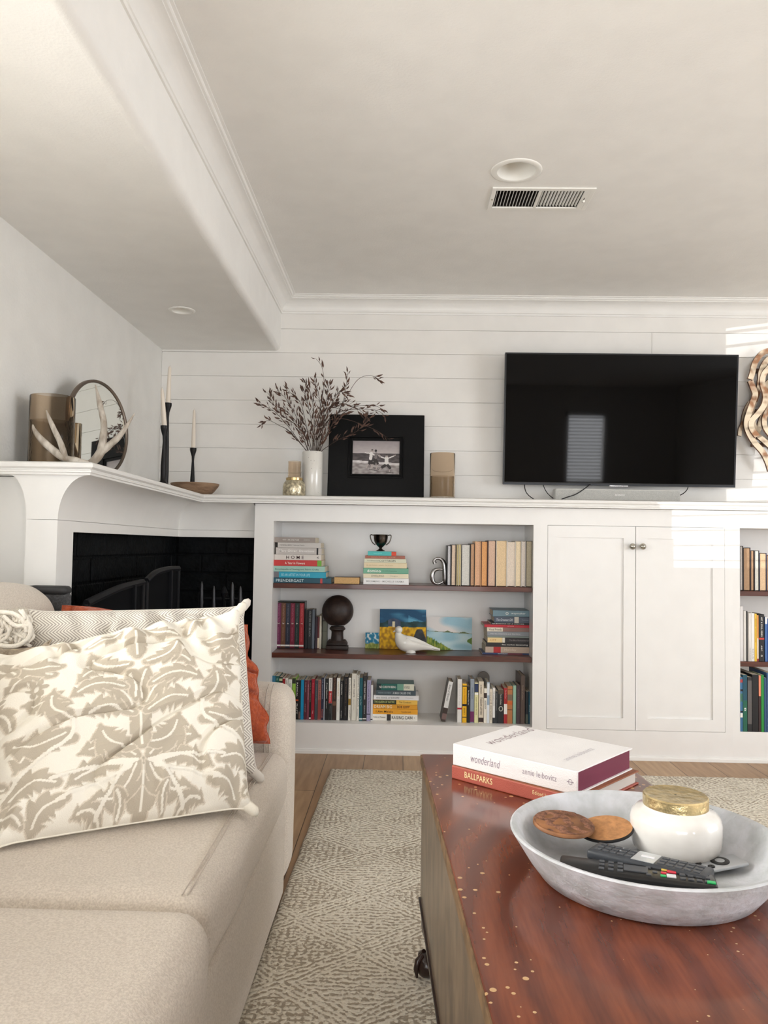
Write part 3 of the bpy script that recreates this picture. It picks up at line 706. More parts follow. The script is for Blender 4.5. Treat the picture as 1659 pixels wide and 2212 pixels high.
# ---- stack lying beside it
G2 = 'stack of books lying on the bottom board'
YS = atz(850, 1557, ZOB).y
hstack(c7b, [
 (550, 1412, 1075, (236, 233, 224), dict(label='white book lettered RAISING CAIN, lowest of the stack on the bottom board', bands=[(.33, .42, (40, 40, 42))], texts=[('RAISING CAIN', .44, .89, K_, .5), ('Kindlon and Thompson', .04, .3, (90, 90, 90), .32), ('3', .93, .945, K_, .2)])),
 (552, 1418, 978, (228, 160, 40), dict(label='orange book lettered I AM MALALA in the bottom stack', texts=[('I Am Malala', .09, .46, (60, 40, 20), .4), ('Yousafzai Lamb', .64, .85, (150, 100, 30), .34)])),
 (556, 1408, 888, (222, 156, 44), dict(label='orange book lettered DREAM BIG above the solid orange one', hard=True, texts=[('DREAM BIG', .05, .44, (244, 232, 200), .66), ('BOB GOFF', .56, .83, (50, 30, 20), .5)])),
 (566, 1412, 806, (232, 188, 84), dict(label='book with dark green and yellow spine lettered QUEEN OF KATWE', bands=[(0, .53, (38, 46, 30))], texts=[('THE QUEEN OF KATWE', .04, .49, (196, 206, 130), .62), ('Tim Crothers', .59, .86, (120, 90, 40), .42)])),
 (585, 1440, 722, (226, 226, 228), dict(label='white book lettered SOUL OF DESIRE in the middle of the bottom stack', texts=[('the SOUL of DESIRE', .06, .57, (110, 112, 116), .42), ('Thompson', .7, .88, (170, 170, 172), .25)])),
 (632, 1382, 625, (66, 80, 88), dict(label='slate blue book lettered A MAN CALLED OVE, second from stack top', dy=.0, texts=[('A MAN CALLED OVE', .42, .87, (206, 214, 218), .42), ('FREDRIK BACKMAN', .06, .38, (130, 150, 158), .3)], d=.13)),
 (640, 1350, 500, (20, 92, 84), dict(label='teal to white book crowning the stack on the bottom board', bands=[(.0, .12, (22, 40, 44)), (.55, .72, (110, 158, 138)), (.72, 1., (214, 214, 196))], texts=[('NO CURE FOR BEING', .08, .52, W_, .35), ('KATE BOWLER', .74, .88, (50, 50, 48), .4)], d=.13)),
], YS, ZOB, G2)
# ---- bottom board, second row
c8 = Crop(900, 1420, 260/1659); YB2 = atz(1040, 1562, ZOB).y
G3 = 'books standing at the cupboard end of the bottom board'
vrow(c8, [
 (560, 624, 302, (230, 228, 224), dict(label='white book with a small red heart near its foot', hard=True, bands=[(.655, .70, (170, 30, 50))], texts=[('the book of joy', .1, .6, (200, 198, 194), .3)])),
 (630, 690, 362, (240, 186, 34), dict(label='yellow book with black marks on its spine', bands=[(.05, .08, K_), (.52, .58, K_), (.85, .87, K_)], texts=[('THE BOYS IN THE BUNKHOUSE', .12, .5, (190, 110, 20), .4), ('BARRY', .62, .8, (90, 70, 20), .4)])),
 (692, 736, 400, (26, 28, 30), dict(label='narrow black book beside the yellow one', texts=[('The Advent of the Star', .1, .52, W_, .3)])),
 (736, 794, 298, (146, 156, 168), dict(label='blue-grey book with a purple foot', hard=True, bands=[(.74, .98, (110, 40, 90))], texts=[('Everyday Grace', .2, .45, (80, 90, 110), .35)])),
 (796, 850, 350, (226, 222, 172), dict(label='pale yellow book with a navy block at its top', bands=[(.02, .24, (40, 54, 92)), (.25, .30, W_)], texts=[('SLEEP WHEN WE DIE', .36, .8, (140, 130, 60), .3)])),
 (854, 924, 332, (222, 210, 190), dict(label='beige book with dark picture at its foot beside the pale yellow one', bands=[(.87, .98, (60, 44, 40))], texts=[('TUESDAY LETTERS', .38, .8, (60, 52, 46), .42), ('a memoir', .08, .3, (90, 80, 70), .4)])),
 (926, 968, 428, (234, 228, 214), dict(label='cream book with a small dark portrait on its spine', bands=[(.13, .28, (60, 44, 40))], texts=[('SHORTER NOW', .35, .6, (50, 50, 50), .5)])),
 (968, 1004, 342, (220, 226, 232), dict(label='thin tall white and pale blue book', bands=[(.0, .03, (170, 190, 204)), (.32, .56, (150, 168, 186))])),
 (1004, 1044, 438, (222, 212, 194), dict(label='short beige paperback divided by a dark line', bands=[(.40, .42, (90, 60, 50))], texts=[('GREAT GATHERING', .48, .9, (90, 84, 76), .45), ('novel', .1, .35, (120, 110, 100), .4)])),
 (1046, 1082, 420, (232, 230, 226), dict(label='short white paperback with a black foot', bands=[(.84, 1., (40, 40, 42))], texts=[('THE UNSEEN PATH', .1, .5, (70, 70, 72), .4)])),
 (1084, 1120, 468, (42, 44, 46), dict(label='short charcoal paperback beside the white and black one', texts=[('NOISY NEIGHBOURS', .06, .6, (150, 150, 150), .35)])),
 (1120, 1200, 450, (34, 34, 36), dict(label='short wide black book with a silver ring on its spine', bands=[(.0, .12, (84, 74, 58))], texts=[('O', .48, .64, (196, 196, 186), .75), ('The Art of Kindness', .12, .44, (200, 200, 190), .3)])),
 (1202, 1250, 422, (160, 36, 40), dict(label='short red book with a white panel low on its spine', bands=[(.45, .74, (232, 226, 220))], texts=[('The Red Tent', .06, .3, (226, 180, 170), .3)])),
 (1250, 1322, 398, (176, 116, 70), dict(label='tan and orange patterned book beside the red one', bands=[(.08, .10, (90, 50, 30)), (.22, .38, (120, 100, 80)), (.40, .50, (196, 96, 40)), (.62, .64, (90, 50, 30))])),
 (1326, 1372, 388, (152, 190, 170), dict(label='mint green book in the second bottom row', hard=True)),
 (1374, 1430, 385, (74, 56, 64), dict(label='dark plum book after the mint green one', hard=True, texts=[('Anna Karenina', .1, .6, (120, 100, 108), .3)])),
 (1432, 1494, 250, (96, 80, 72), dict(label='tall brown book rising above its row by the side panel', hard=True, texts=[('Garden of Letters', .2, .5, (160, 140, 128), .35)], d=.18)),
 (1500, 1540, 470, (30, 40, 48), dict(label='dark short book before the teal one at the side panel', bands=[(.7, .98, (90, 100, 90))])),
 (1540, 1586, 470, (18, 74, 96), dict(label='teal blue book lettered DAYS at the side panel', texts=[('DAYS', .42, .62, (200, 226, 232), .6)])),
], YB2, ZOB, G3, 905)
# leaning book
p0 = aty(*c8(345, 885), YB2); p1 = aty(*c8(435, 885), YB2); pt = aty(*c8(500, 330), YB2)
tl_ = math.atan2(pt.x-(p0.x+p1.x)/2, pt.z-ZOB)
tw = .0235
book('dark brown book with a white jacket leaning against the white book with the heart', 'v', p0.x-.004, p0.x-.004+tw, ZOB+.0045, ZOB+.0045+(pt.z-ZOB)/math.cos(tl_)-.006, YB2, .13, (62, 50, 46), tilt=tl_, hard=True, bands=[(.0, .66, (220, 220, 218)), (.8, .95, (120, 96, 92))], texts=[('State of Wonder', .08, .5, (110, 110, 112), .5)])
# arched grey bookend behind the row
pa = aty(*c8(845, 300), YB2+.145); pb = aty(*c8(1005, 300), YB2+.145); ztop = aty(*c8(930, 198), YB2+.145).z
r_ = (pb.x-pa.x)/2; pts = [(-r_, 0), (r_, 0)]+[(r_*math.cos(a), ztop-ZOB-r_+r_*math.sin(a)) for a in [PI*i/16 for i in range(17)]]
F = Matrix.Translation(((pa.x+pb.x)/2, YB2+.16, ZOB+.0005)) @ Matrix.Rotation(PI/2, 4, 'X')
o = part('bookend', MB(F).prism(pts, 0, .012), M('grey_bookend', (112, 106, 100), .6), None); tag(o, 'round-topped grey bookend rising behind the beige and cream books on the bottom board', 'bookend')

# ---- middle board
c5 = Crop(570, 1270, 300/1659); c6 = Crop(860, 1270, 300/1659)
YM = min(atz(640, 1399.5, Z2).y, 4.195)
bs = [(95, 147, (30, 40, 38), '1'), (150, 198, (104, 34, 72), '2'), (203, 245, (98, 62, 40), '3'), (250, 302, (34, 36, 52), '4'), (308, 360, (112, 24, 48), '5'), (366, 418, (22, 36, 34), '6'), (422, 474, (150, 34, 40), '7')]
sc0 = aty(*c5(90, 420), YM).x; sc1 = aty(*c5(487, 420), YM).x; zt = aty(*c5(290, 160), YM).z
bx_ = thing('slipcase', 'black slipcase holding seven numbered volumes on the middle board', 'slipcase', ((sc0+sc1)/2, YM+.04, Z2))
part('case', MB().box((sc0, YM-.004, zt-.003), (sc1, YM+.083, zt), .001).box((sc0, YM-.004, Z2+.0003), (sc0+.002, YM+.083, zt)).box((sc1-.002, YM-.004, Z2+.0003), (sc1, YM+.083, zt)).box((sc0, YM+.080, Z2+.0003), (sc1, YM+.083, zt)).box((sc0, YM-.004, Z2+.0003), (sc1, YM+.083, Z2+.0025)), MC((24, 24, 26), .3), bx_)
names = {'1': 'dark green', '2': 'purple', '3': 'brown', '4': 'navy', '5': 'wine red', '6': 'blackish green', '7': 'bright red'}
place = {'1': 'first', '2': 'second', '3': 'third', '4': 'fourth', '5': 'fifth', '6': 'sixth', '7': 'last'}
for i, (xl, xr, c, nn) in enumerate(bs):
    x0 = sc0+.003+(sc1-sc0-.006)*i/7; x1 = sc0+.003+(sc1-sc0-.006)*(i+1)/7-.0005
    z1 = aty(*c5(290, 178), YM).z
    book('%s volume in the black slipcase, %s of the seven' % (names[nn], place[nn]), 'v', x0, x1, Z2+.003, z1, YM-.002, .08, c, group='numbered volumes in the slipcase', bands=[(.93, .965, (236, 232, 226))],
         texts=[('THE FANTASTIC TALES', .03, .42, tuple(min(255, v+70) for v in c), .34), (nn, .44, .475, (220, 214, 205), .4), ('volume and index', .54, .86, tuple(min(255, v+60) for v in c), .28)])
vrow(c5, [
 (490, 524, 262, (24, 26, 28), dict(label='black magazine-like book beside the slipcase', d=.08)),
 (526, 572, 256, (30, 32, 34), dict(label='black book with grey block lettering beside the slipcase', texts=[('CURVES OF BLACK', .05, .7, (150, 150, 150), .4)], d=.08)),
 (574, 606, 258, (96, 104, 114), dict(label='grey-blue thin book near the brown wooden finial', d=.08)),
 (612, 640, 345, (52, 38, 50), dict(label='short dark violet book near the wooden finial', d=.08)),
 (640, 664, 345, (92, 34, 36), dict(label='short maroon book near the wooden finial', bands=[(.66, .98, (220, 206, 180))], d=.08)),
 (664, 688, 320, (206, 200, 184), dict(label='short cream book next to the wooden finial', bands=[(.0, .04, (120, 110, 90))], d=.08)),
 (692, 748, 395, (120, 122, 106), dict(label='greyish green book half behind the wooden finial', dy=.03, d=.055, bands=[(.36, .38, (70, 70, 60))])),
], YM, Z2, 'books beside the slipcase', 712)
# wooden ball finial
FY = 4.195; cx_ = aty(*c5(883, 275), FY); R_ = 188*300/1659/FPX*FY
fin = thing('finial', 'dark brown wooden ball finial on a square foot on the middle shelf', 'finial', (cx_.x, FY, Z2))
dk = M('dark_brown_wood', (52, 38, 32), .5, var=.2, scale=30, c2=(34, 25, 22), bump=.2, bscale=60)
zc = cx_.z-Z2
nz = lambda y: aty(*c5(880, y), FY-.02).z-Z2
ball = [(R_*math.cos(a), zc+R_*math.sin(a)) for a in [lerp(-1.05, PI/2-.02, i/22) for i in range(23)]]
ks = 300/1659/FPX*(FY-.02)
prof = [(80*ks, nz(640)), (72*ks, nz(580)), (70*ks, nz(530)), (76*ks, nz(512)), (92*ks, nz(502)), (96*ks, nz(490)), (90*ks, nz(478)), (80*ks, nz(470)), (78*ks, nz(462))]
F = Matrix.Translation((cx_.x, FY, Z2))
part('ball', MB(F).lathe(ball, n=40, capb=True), dk, fin, smooth=50)
part('neck', MB(F).lathe([(125*ks, nz(655)), (105*ks, nz(625))]+prof, n=32), dk, fin, smooth=50)
part('foot', MB(F).box((-132*ks, -132*ks*.5, .0006), (132*ks, 132*ks*.5, nz(690)), .003).box((-122*ks, -122*ks*.5, nz(692)), (122*ks, 122*ks*.5, nz(650)), .006, 3), dk, fin, smooth=40)

# painted panels
vp = vcmat('artist_paint', .65, .15, 300)
def painting(name, label, cat, A, B, H, Y, lean, thick, fn, nu, nv, warp=0., edge=(230, 226, 216), rot=0.):
    """panel standing on its lower edge A-B (world points), height H, leaning back"""
    A = Vector(A); B = Vector(B); F = frame(A, B-A, (0, math.sin(lean), math.cos(lean))); Wd = (B-A).length
    r = thing(name, label, cat, (A+B)/2)
    def f(u, v): return (u*Wd, v*H, warp*math.sin(u*PI)*(.5+v)+warp*.6*u*v)
    part('sheet' if name == 'watercolour' else 'canvas', MB(F).grid(8, 2, lambda u, v: (u*Wd, v*H, f(u, v)[2]-thick-.0003), flip=True).grid(8, 1, lambda u, v: (u*Wd, 0 if v == 0 else 0, f(u, 0)[2]-thick*v)).grid(8, 1, lambda u, v: (u*Wd, H, f(u, 1)[2]-thick*v), flip=True).grid(1, 6, lambda u, v: (0, v*H, f(0, v)[2]-thick*u)).grid(1, 6, lambda u, v: (Wd, v*H, f(1, v)[2]-thick*u), flip=True), MC(edge, .7), r)
    part('painted_face', MB(F).grid(nu, nv, lambda u, v: f(u, v), colf=lambda u, v: lin(fn(u, v))), vp, r, smooth=True)
    return r
nz2 = lambda x, y, s=1: mnoise.noise(Vector((x*s, y*s, 1.7)))
def mixc(a, b, t): t = max(0, min(1, t)); return tuple(a[i]+(b[i]-a[i])*t for i in range(3))
def pic_small(u, v):
    n_ = nz2(u, v, 6)
    if v < .30+.12*abs(nz2(u*14, 3))+.1*nz2(u*3, 8): return mixc((96, 122, 40), (220, 216, 130), nz2(u*30, v*4)+.4)
    return mixc((30, 128, 168), (226, 236, 238), max(0, min(1, (n_+.05)*2.6)))
def pic_field(u, v):
    hor = .55+.02*nz2(u*5, 1)
    if v < hor:
        path = abs(u-(.86-.0*v)) < (.20*(1-v/hor)+.04) and v > .03
        if u > .5 and path and v < hor*.9: return mixc((40, 44, 48), (64, 66, 70), nz2(u*9, v*9)+.4)
        return mixc((236, 186, 20), (170, 120, 10), .5+1.3*nz2(u*18, v*14)+.1*math.sin(v*30))
    if v < hor+.16+.10*nz2(u*4, 5):
        if abs(u-.30) < .03 and v < hor+.14: return (226, 214, 180)
        return mixc((22, 52, 50), (40, 80, 90), .5+1.2*nz2(u*7, v*9)) if not (.18 < u < .45) else mixc((88, 96, 120), (50, 66, 90), nz2(u*9, v*9)+.5)
    n_ = nz2(u*2.2+3, v*7)
    return mixc((12, 64, 100), (96, 164, 196), .15+1.6*max(0, n_)+(.5 if u > .62 and v < .85 and n_ > -.2 else 0))
def pic_lake(u, v):
    n_ = nz2(u*3, v*6+4)
    if v < .42*(1-u*1.75)+.05*nz2(u*40, 1) or (v < .12 and u < .45-.4*v): return mixc((170, 176, 70), (70, 110, 44), .5+1.4*nz2(u*60, v*6))
    if abs(u-1.0) < .10 and abs(v-.28) < .11*(1-abs(u-1)/.14): return (96, 130, 50)
    h_ = .57-.07*u
    m_ = h_+max(0, .055*(1-abs(u-.46)/.09))+max(0, .05*(1-abs(u-.82)/.14))+max(0, .02*(1-abs(u-.2)/.1))
    if h_ < v < m_: return (98, 112, 66)
    if abs(v-h_) < .008: return (120, 130, 110)
    if v < h_: return mixc((150, 192, 206), (196, 220, 224), .5+1.1*n_)
    c_ = nz2(u*2.3+1, v*3+2)
    return mixc((160, 200, 216), (232, 228, 226), .55+1.8*c_)
A = atz(*c5(1208, 696), Z2); B = atz(*c5(1374, 698), Z2); ya = A.y
def stand_panel(name, label, cat, pl, pr, pt, Y, lean, thick, fn, nu, nv, **k):
    A = aty(*pl, Y); B = aty(*pr, Y); A.z = B.z = Z2+.0015; T_ = aty(*pt, Y+math.tan(lean)*.12); 
    return painting(name, label, cat, A, B, (T_.z-Z2)/math.cos(lean), Y, lean, thick, fn, nu, nv, **k)
YP = 4.245
stand_panel('canvas_painting', 'tiny square canvas of blue sky over yellow grass on the middle shelf', 'painting', c5(1210, 695), c5(1372, 697), c5(1290, 536), YP+.0, .10, .012, pic_small, 40, 40)
stand_panel('canvas_painting', 'dark blue sky and yellow field canvas leaning behind the white dove', 'painting', c5(1380, 702), c6(330, 705), c6(160, 262), YP-.002, .055, .014, pic_field, 90, 76)
stand_panel('watercolour', 'curled watercolour sheet of lake, hills and grass beside the stacked books', 'painting', c6(342, 724), c6(880, 730), c6(600, 352), YP, .06, .0004, pic_lake, 110, 80, warp=.008, edge=(232, 232, 228))
# dove
YD = 4.115
dv = thing('dove_figurine', 'white ceramic dove figurine standing on the middle brown shelf', 'figurine', (aty(900, 1400, YD).x, YD, Z2))
cer = M('white_ceramic', (224, 222, 216), .18, var=.03, coat=.5)
def dp(x, y, dy=0): return aty(*c6(x, y), YD+dy)
kk = 300/1659/FPX*YD
S = [(-2, 520, 26), (4, 560, 44), (30, 610, 78), (75, 655, 98), (140, 672, 92), (215, 680, 76), (300, 695, 50), (380, 712, 32), (440, 728, 22), (500, 738, 14)]
P = smoothpoly([dp(x, y) for x, y, r in S], 5); R = [v.x for v in smoothpoly([(r*kk, 0, 0) for _, _, r in S], 5)]
mb = MB().tube(P, R, 20, flatx=.72)
part('body', mb, cer, dv, smooth=60)
hp = dp(8, 500); 
part('head', MB(Matrix.Translation(hp)).lathe([(46*kk*math.cos(a), 44*kk*math.sin(a)) for a in [lerp(-PI/2+.01, PI/2-.01, i/14) for i in range(15)]], n=20), cer, dv, smooth=60)
part('beak', MB().tube([dp(-28, 512), dp(-52, 522), dp(-62, 530)], [14*kk, 8*kk, 2*kk], 10), cer, dv, smooth=60)
part('eye', MB(Matrix.Translation(dp(14, 497, -.0072))).lathe([(4*kk*math.cos(a), 4*kk*math.sin(a)) for a in [lerp(-1.5, 1.5, i/6) for i in range(7)]], n=10), MC(K_, .2), dv, smooth=True)
for sg in (-1, 1):
    P = smoothpoly([dp(90, 600, sg*.014), dp(150, 625, sg*.017), (dp(230, 650, sg*.016)), dp(320, 672, sg*.011), dp(400, 700, sg*.007)], 4)
    part('wing', MB().tube(P, [v.x for v in smoothpoly([(30*kk, 0, 0), (48*kk, 0, 0), (42*kk, 0, 0), (24*kk, 0, 0), (6*kk, 0, 0)], 4)], 14, flatx=.35), cer, dv, smooth=60)
part('foot', MB().lathe([(60*kk, .0005), (62*kk, .004), (50*kk, .012), (40*kk, .02)], (dp(150, 745).x, YD, Z2), 20), cer, dv, smooth=60)
part('crack', MB().tube([dp(312, 700, -.0105), dp(360, 712, -.009), dp(420, 728, -.0072), dp(490, 742, -.004)], .0012, 6), MC((50, 40, 36), .6), dv)
# stack at the side panel
YM2 = atz(1110, 1414.5, Z2).y
bl = [
 (1004, 1592, 778, (44, 60, 100), dict(label='navy thin book, lowest of the stack on the middle board', bands=[(.52, .82, (120, 60, 70))], texts=[('PHOTOGRAPHY', .32, .52, W_, .5)], d=.19)),
 (1042, 1585, 706, (186, 166, 148), dict(label='beige book with a red picture square, above the navy one', bands=[(.18, .34, (176, 40, 40))], texts=[('Holiday', .42, .68, (226, 212, 196), .5)], d=.18)),
 (1050, 1592, 656, (34, 30, 30), dict(label='black book lettered FLEA MARKET DECORATING in the middle shelf stack', texts=[('flea market decorating', .35, .92, W_, .42)], d=.19)),
 (1068, 1590, 596, (36, 32, 34), dict(label='black book with a yellow block at one end of its spine', bands=[(0, .34, (232, 206, 150)), (.34, .40, (228, 222, 210))], texts=[('CITY', .06, .2, (190, 120, 40), .4), ('The Blue Remembered', .5, .94, (150, 140, 140), .28)], d=.19)),
 (1068, 1590, 575, (126, 136, 132), dict(label='thin grey-green book under the silver grey one', d=.18)),
 (1064, 1590, 524, (136, 140, 146), dict(label='silver grey book in the middle of the middle shelf stack', texts=[('Nordic Interiors and Gardens', .08, .75, (206, 208, 212), .32)], d=.2)),
 (1062, 1590, 474, (140, 106, 98), dict(label='brownish pink book with a cream title end', bands=[(0, .36, (224, 214, 196))], texts=[('Visual Friends', .04, .33, (40, 36, 34), .5)], d=.19)),
 (1030, 1590, 442, (184, 34, 50), dict(label='bright red thin book in the middle shelf stack', texts=[('photos', .5, .63, (230, 180, 180), .45)], d=.2)),
 (1110, 1592, 420, (28, 28, 30), dict(label='thin black book with white lettering above the red one', texts=[('QUESTIONS OF A LIFETIME', .03, .82, W_, .5)], d=.19)),
 (1148, 1594, 346, (74, 84, 100), dict(label='slate navy book with a cream label, second from the stack top', bands=[(.54, .66, (206, 200, 190))], texts=[('The Greatest Gift', .06, .5, (210, 214, 222), .4, .3), ('Voskamp', .74, .92, (160, 166, 178), .25)], d=.17, hard=True)),
 (1132, 1597, 268, (104, 132, 144), dict(label='grey-blue book crowning the stack on the middle board', bands=[], texts=[('waymaker', .47, .84, (222, 230, 232), .34), ('O', .33, .40, W_, .42)], d=.17, hard=True))]
hstack(c6, bl, YM2, Z2, 'books stacked at the end of the middle board')

# ---- top board
c3 = Crop(570, 1120, 300/1659); c4 = Crop(860, 1120, 300/1659)
YT = SY+.012
hstack(c3, [
 (104, 806, 712, (26, 78, 96), dict(label='dark teal large book, lowest of the tall stack on the top board', texts=[('PRENDERGAST', .06, .53, (200, 220, 224), .55)], bands=[(.81, .85, (190, 70, 70))], d=.21, hard=True)),
 (104, 742, 638, (30, 160, 190), dict(label='turquoise book with a patterned grey end in the tall top stack', bands=[(0, .12, (110, 110, 116))], texts=[('BE AN ARTIST IN YOUR LIFE', .17, .7, (170, 226, 236), .4)], d=.2, hard=True)),
 (104, 730, 570, (158, 198, 186), dict(label='pale mint book between the red and the turquoise ones', texts=[('Encyclopedia of Sewing and Fabric Crafts', .05, .88, (60, 96, 92), .36, 0, -.1)], d=.2)),
 (106, 690, 498, (196, 48, 48), dict(label='red book with a green end in the tall top stack', bands=[(.91, 1., (110, 168, 60))], texts=[('A Year in Flowers', .25, .66, (244, 226, 216), .42)], d=.2)),
 (106, 686, 432, (216, 210, 204), dict(label='off-white book lettered HOME in the tall top stack', bands=[(0, .05, (190, 184, 178))], texts=[('H O M E', .28, .64, (60, 22, 26), .6), ('<', .91, .95, K_, .4)], d=.2)),
 (142, 690, 350, (194, 188, 184), dict(label='light grey book with large white title above HOME', texts=[('Mary Oliver  Devotions', .08, .84, (244, 242, 238), .42)], bands=[(.89, .93, K_)], d=.18, hard=True)),
 (166, 680, 290, (198, 194, 190), dict(label='pale grey thin book, second from the top of the tall stack', texts=[('WENDELL BERRY  Selected Poems', .04, .62, (110, 106, 104), .26)], d=.17)),
 (126, 616, 226, (150, 140, 134), dict(label='taupe grey book crowning the tall stack at the side panel', texts=[('WHY I AM, ONE POEM', .2, .6, (230, 226, 220), .3), ('poems', .72, .86, (200, 196, 190), .24)], d=.18)),
], YT, Z1, 'tall stack of books on the top board')
zt = aty(*c3(990, 700), YT).z
book('small book lying flat with its tan page edges facing out', 'h', aty(*c3(840, 740), YT).x, aty(*c3(1140, 740), YT).x, Z1+.0003, aty(*c3(990, 702), YT).z, YT, .10, (70, 52, 44), page=(206, 168, 116), face='pages')
ztop = hstack(c3, [
 (1187, 1732, 714, (236, 236, 236), dict(label='white book lettered BECOMING, lowest of the stack under the trophy', hard=True, texts=[('BECOMING - MICHELLE OBAMA', .07, .9, (160, 160, 160), .26)])),
 (1188, 1728, 662, (226, 216, 188), dict(label='cream book lettered DWELLINGS under the green one', texts=[('DWELLINGS', .18, .46, (130, 126, 110), .45), ('Hogan', .6, .76, (150, 146, 130), .22)])),
 (1187, 1728, 594, (106, 168, 140), dict(label='sea green book in the middle of the stack under the trophy', hard=True, texts=[('domino', .09, .39, (240, 244, 236), .5), ('the book of decorating', .42, .74, (60, 110, 90), .2)])),
 (1197, 1708, 530, (224, 208, 172), dict(label='plain beige book above the sea green one', texts=[('BUILDING AND OUTFIT', .06, .68, (190, 170, 130), .24)])),
 (1200, 1700, 482, (214, 214, 190), dict(label='pale book lettered COTTAGES in the stack under the trophy', texts=[('COTTAGES', .36, .75, (40, 56, 50), .5), ('Traditional', .06, .34, (130, 130, 110), .3)])),
 (1210, 1686, 446, (158, 88, 66), dict(label='rust brown thin book beneath the small turquoise one', texts=[('HANDCRAFTED HOUSE', .15, .76, (206, 150, 124), .36)], d=.14)),
 (1242, 1582, 394, (64, 182, 180), dict(label='small turquoise book with an orange red end, directly under the trophy', bands=[(.83, 1., (214, 74, 48))], texts=[('field guide', .2, .5, (120, 214, 212), .3)], d=.11)),
], YT, Z1, 'stack of books under the trophy')
# trophy
kx = 300/1659/FPX*YT
tc_ = aty(*c3(1395, 300), YT+.05)
tr = thing('trophy_cup', 'small dark pewter trophy cup with two handles on the book stack', 'trophy', (tc_.x, YT+.05, ztop))
pew = M('dark_pewter', (92, 86, 80), .25, metal=1., var=.2, scale=30)
tz = lambda y: ztop+(392-y)*(aty(*c3(1395, 190), YT+.05).z-ztop)/202-ztop
T = Matrix.Translation((tc_.x, YT+.05, ztop))
pf = [(56, 390), (54, 384), (40, 376), (22, 366), (16, 356), (20, 346), (30, 338), (48, 322), (66, 300), (80, 270), (86, 235), (88, 205), (94, 194), (90, 192), (84, 206), (80, 240), (70, 280), (40, 320), (2, 328)]
part('cup', MB(T).lathe([(r*kx, tz(y)) for r, y in pf], n=32, capt=False), pew, tr, smooth=50)
for sg in (-1, 1):
    P = smoothpoly([(sg*86*kx, 0, tz(204)), (sg*112*kx, 0, tz(196)), (sg*126*kx, 0, tz(206)), (sg*120*kx, 0, tz(246)), (sg*98*kx, 0, tz(290)), (sg*62*kx, 0, tz(318))], 5)
    part('handle', MB(T).tube(P, 6*kx, 8), pew, tr, smooth=60)
# metal letter a
al = thing('letter_ornament', 'silver metal lowercase letter a beside the books with pages outward', 'ornament', (aty(*c4(490, 780), YT+.05).x, YT+.05, Z1))
silver = M('brushed_silver', (178, 176, 176), .22, metal=.9, var=.08, scale=40)
ap = lambda x, y: aty(*c4(x, y), YT+.05)
k4 = 300/1659/FPX*(YT+.05)
oz = Z1-ap(480, 785).z+.0005
up = lambda p: Vector((p.x, p.y, p.z+oz))
mb = MB()
S = [(440, 530, 24), (428, 500, 20), (440, 478, 16), (478, 466, 17), (520, 484, 22), (548, 530, 30), (558, 600, 34), (560, 680, 34), (562, 740, 30), (580, 768, 18), (592, 770, 8)]
mb.tube(smoothpoly([up(ap(x, y)) for x, y, r in S], 6), [v.x for v in smoothpoly([(r*k4, 0, 0) for _, _, r in S], 6)], 12)
S = [(545, 600, 16), (490, 594, 16), (430, 612, 24), (405, 680, 28), (420, 745, 22), (470, 772, 14), (530, 750, 14), (556, 718, 14)]
mb.tube(smoothpoly([up(ap(x, y)) for x, y, r in S], 6), [v.x for v in smoothpoly([(r*k4, 0, 0) for _, _, r in S], 6)], 12)
part('letter', mb, silver, al, smooth=60)
# books turned pages outwards
def prow(cr, items, Y, z0, group, yb, labels, d=.15):
    for (xl, xr, yt, cov, pg), lb in zip(items, labels):
        x0 = aty(*cr(xl, (yt+yb)/2), Y).x; x1 = aty(*cr(xr, (yt+yb)/2), Y).x; z1 = aty(*cr((xl+xr)/2, yt), Y).z
        book(lb, 'v', x0+.0003, x1-.0003, z0+.0003, z1, Y, d, cov, page=pg, face='pages', group=group, hard=True)
prow(c4, [(586, 633, 322, (20, 20, 22), (206, 206, 210)), (634, 692, 312, (40, 34, 32), (222, 200, 178)), (696, 722, 308, (180, 170, 140), (220, 206, 160)), (722, 752, 308, (214, 206, 180), (206, 190, 140)), (754, 862, 310, (30, 30, 32), (214, 212, 206)),
          (862, 916, 300, (44, 28, 28), (196, 156, 124)), (917, 990, 272, (226, 180, 130), (218, 174, 142)), (992, 1070, 272, (70, 30, 28), (222, 164, 110)), (1071, 1168, 262, (28, 26, 30), (214, 182, 160)), (1170, 1300, 262, (218, 212, 200), (222, 196, 158)),
          (1301, 1402, 275, (220, 214, 206), (220, 206, 190)), (1403, 1470, 268, (200, 190, 170), (226, 208, 176)), (1472, 1524, 268, (206, 200, 196), (210, 200, 190)), (1526, 1604, 268, (44, 40, 38), (176, 166, 144))],
     YT, Z1, 'hardbacks standing with their pages outward on the top board', 810,
     ['narrow black hardback with white page edges touching the silver letter', 'narrow dark hardback with cream pages, second after the silver letter', 'very thin yellowish book between dark hardbacks with pages outward', 'thin cream book with yellowed pages before the wide pale one', 'wide black hardback with pale grey page edges outward',
      'narrow dark hardback with tan page edges beside the wide pale one', 'peach-paged book, first of the two orange tinted ones', 'maroon edged book with the most orange page edges on the top board', 'black hardback with pinkish page edges between orange and cream ones', 'widest cream-paged book in the pages-outward row',
      'pale pinkish book with hollow topped pages after the widest cream one', 'narrower cream-paged book in the pages-outward row', 'slim greyish paged book second from the side panel', 'dark covered book with grey-tan pages touching the side panel'], d=.15)

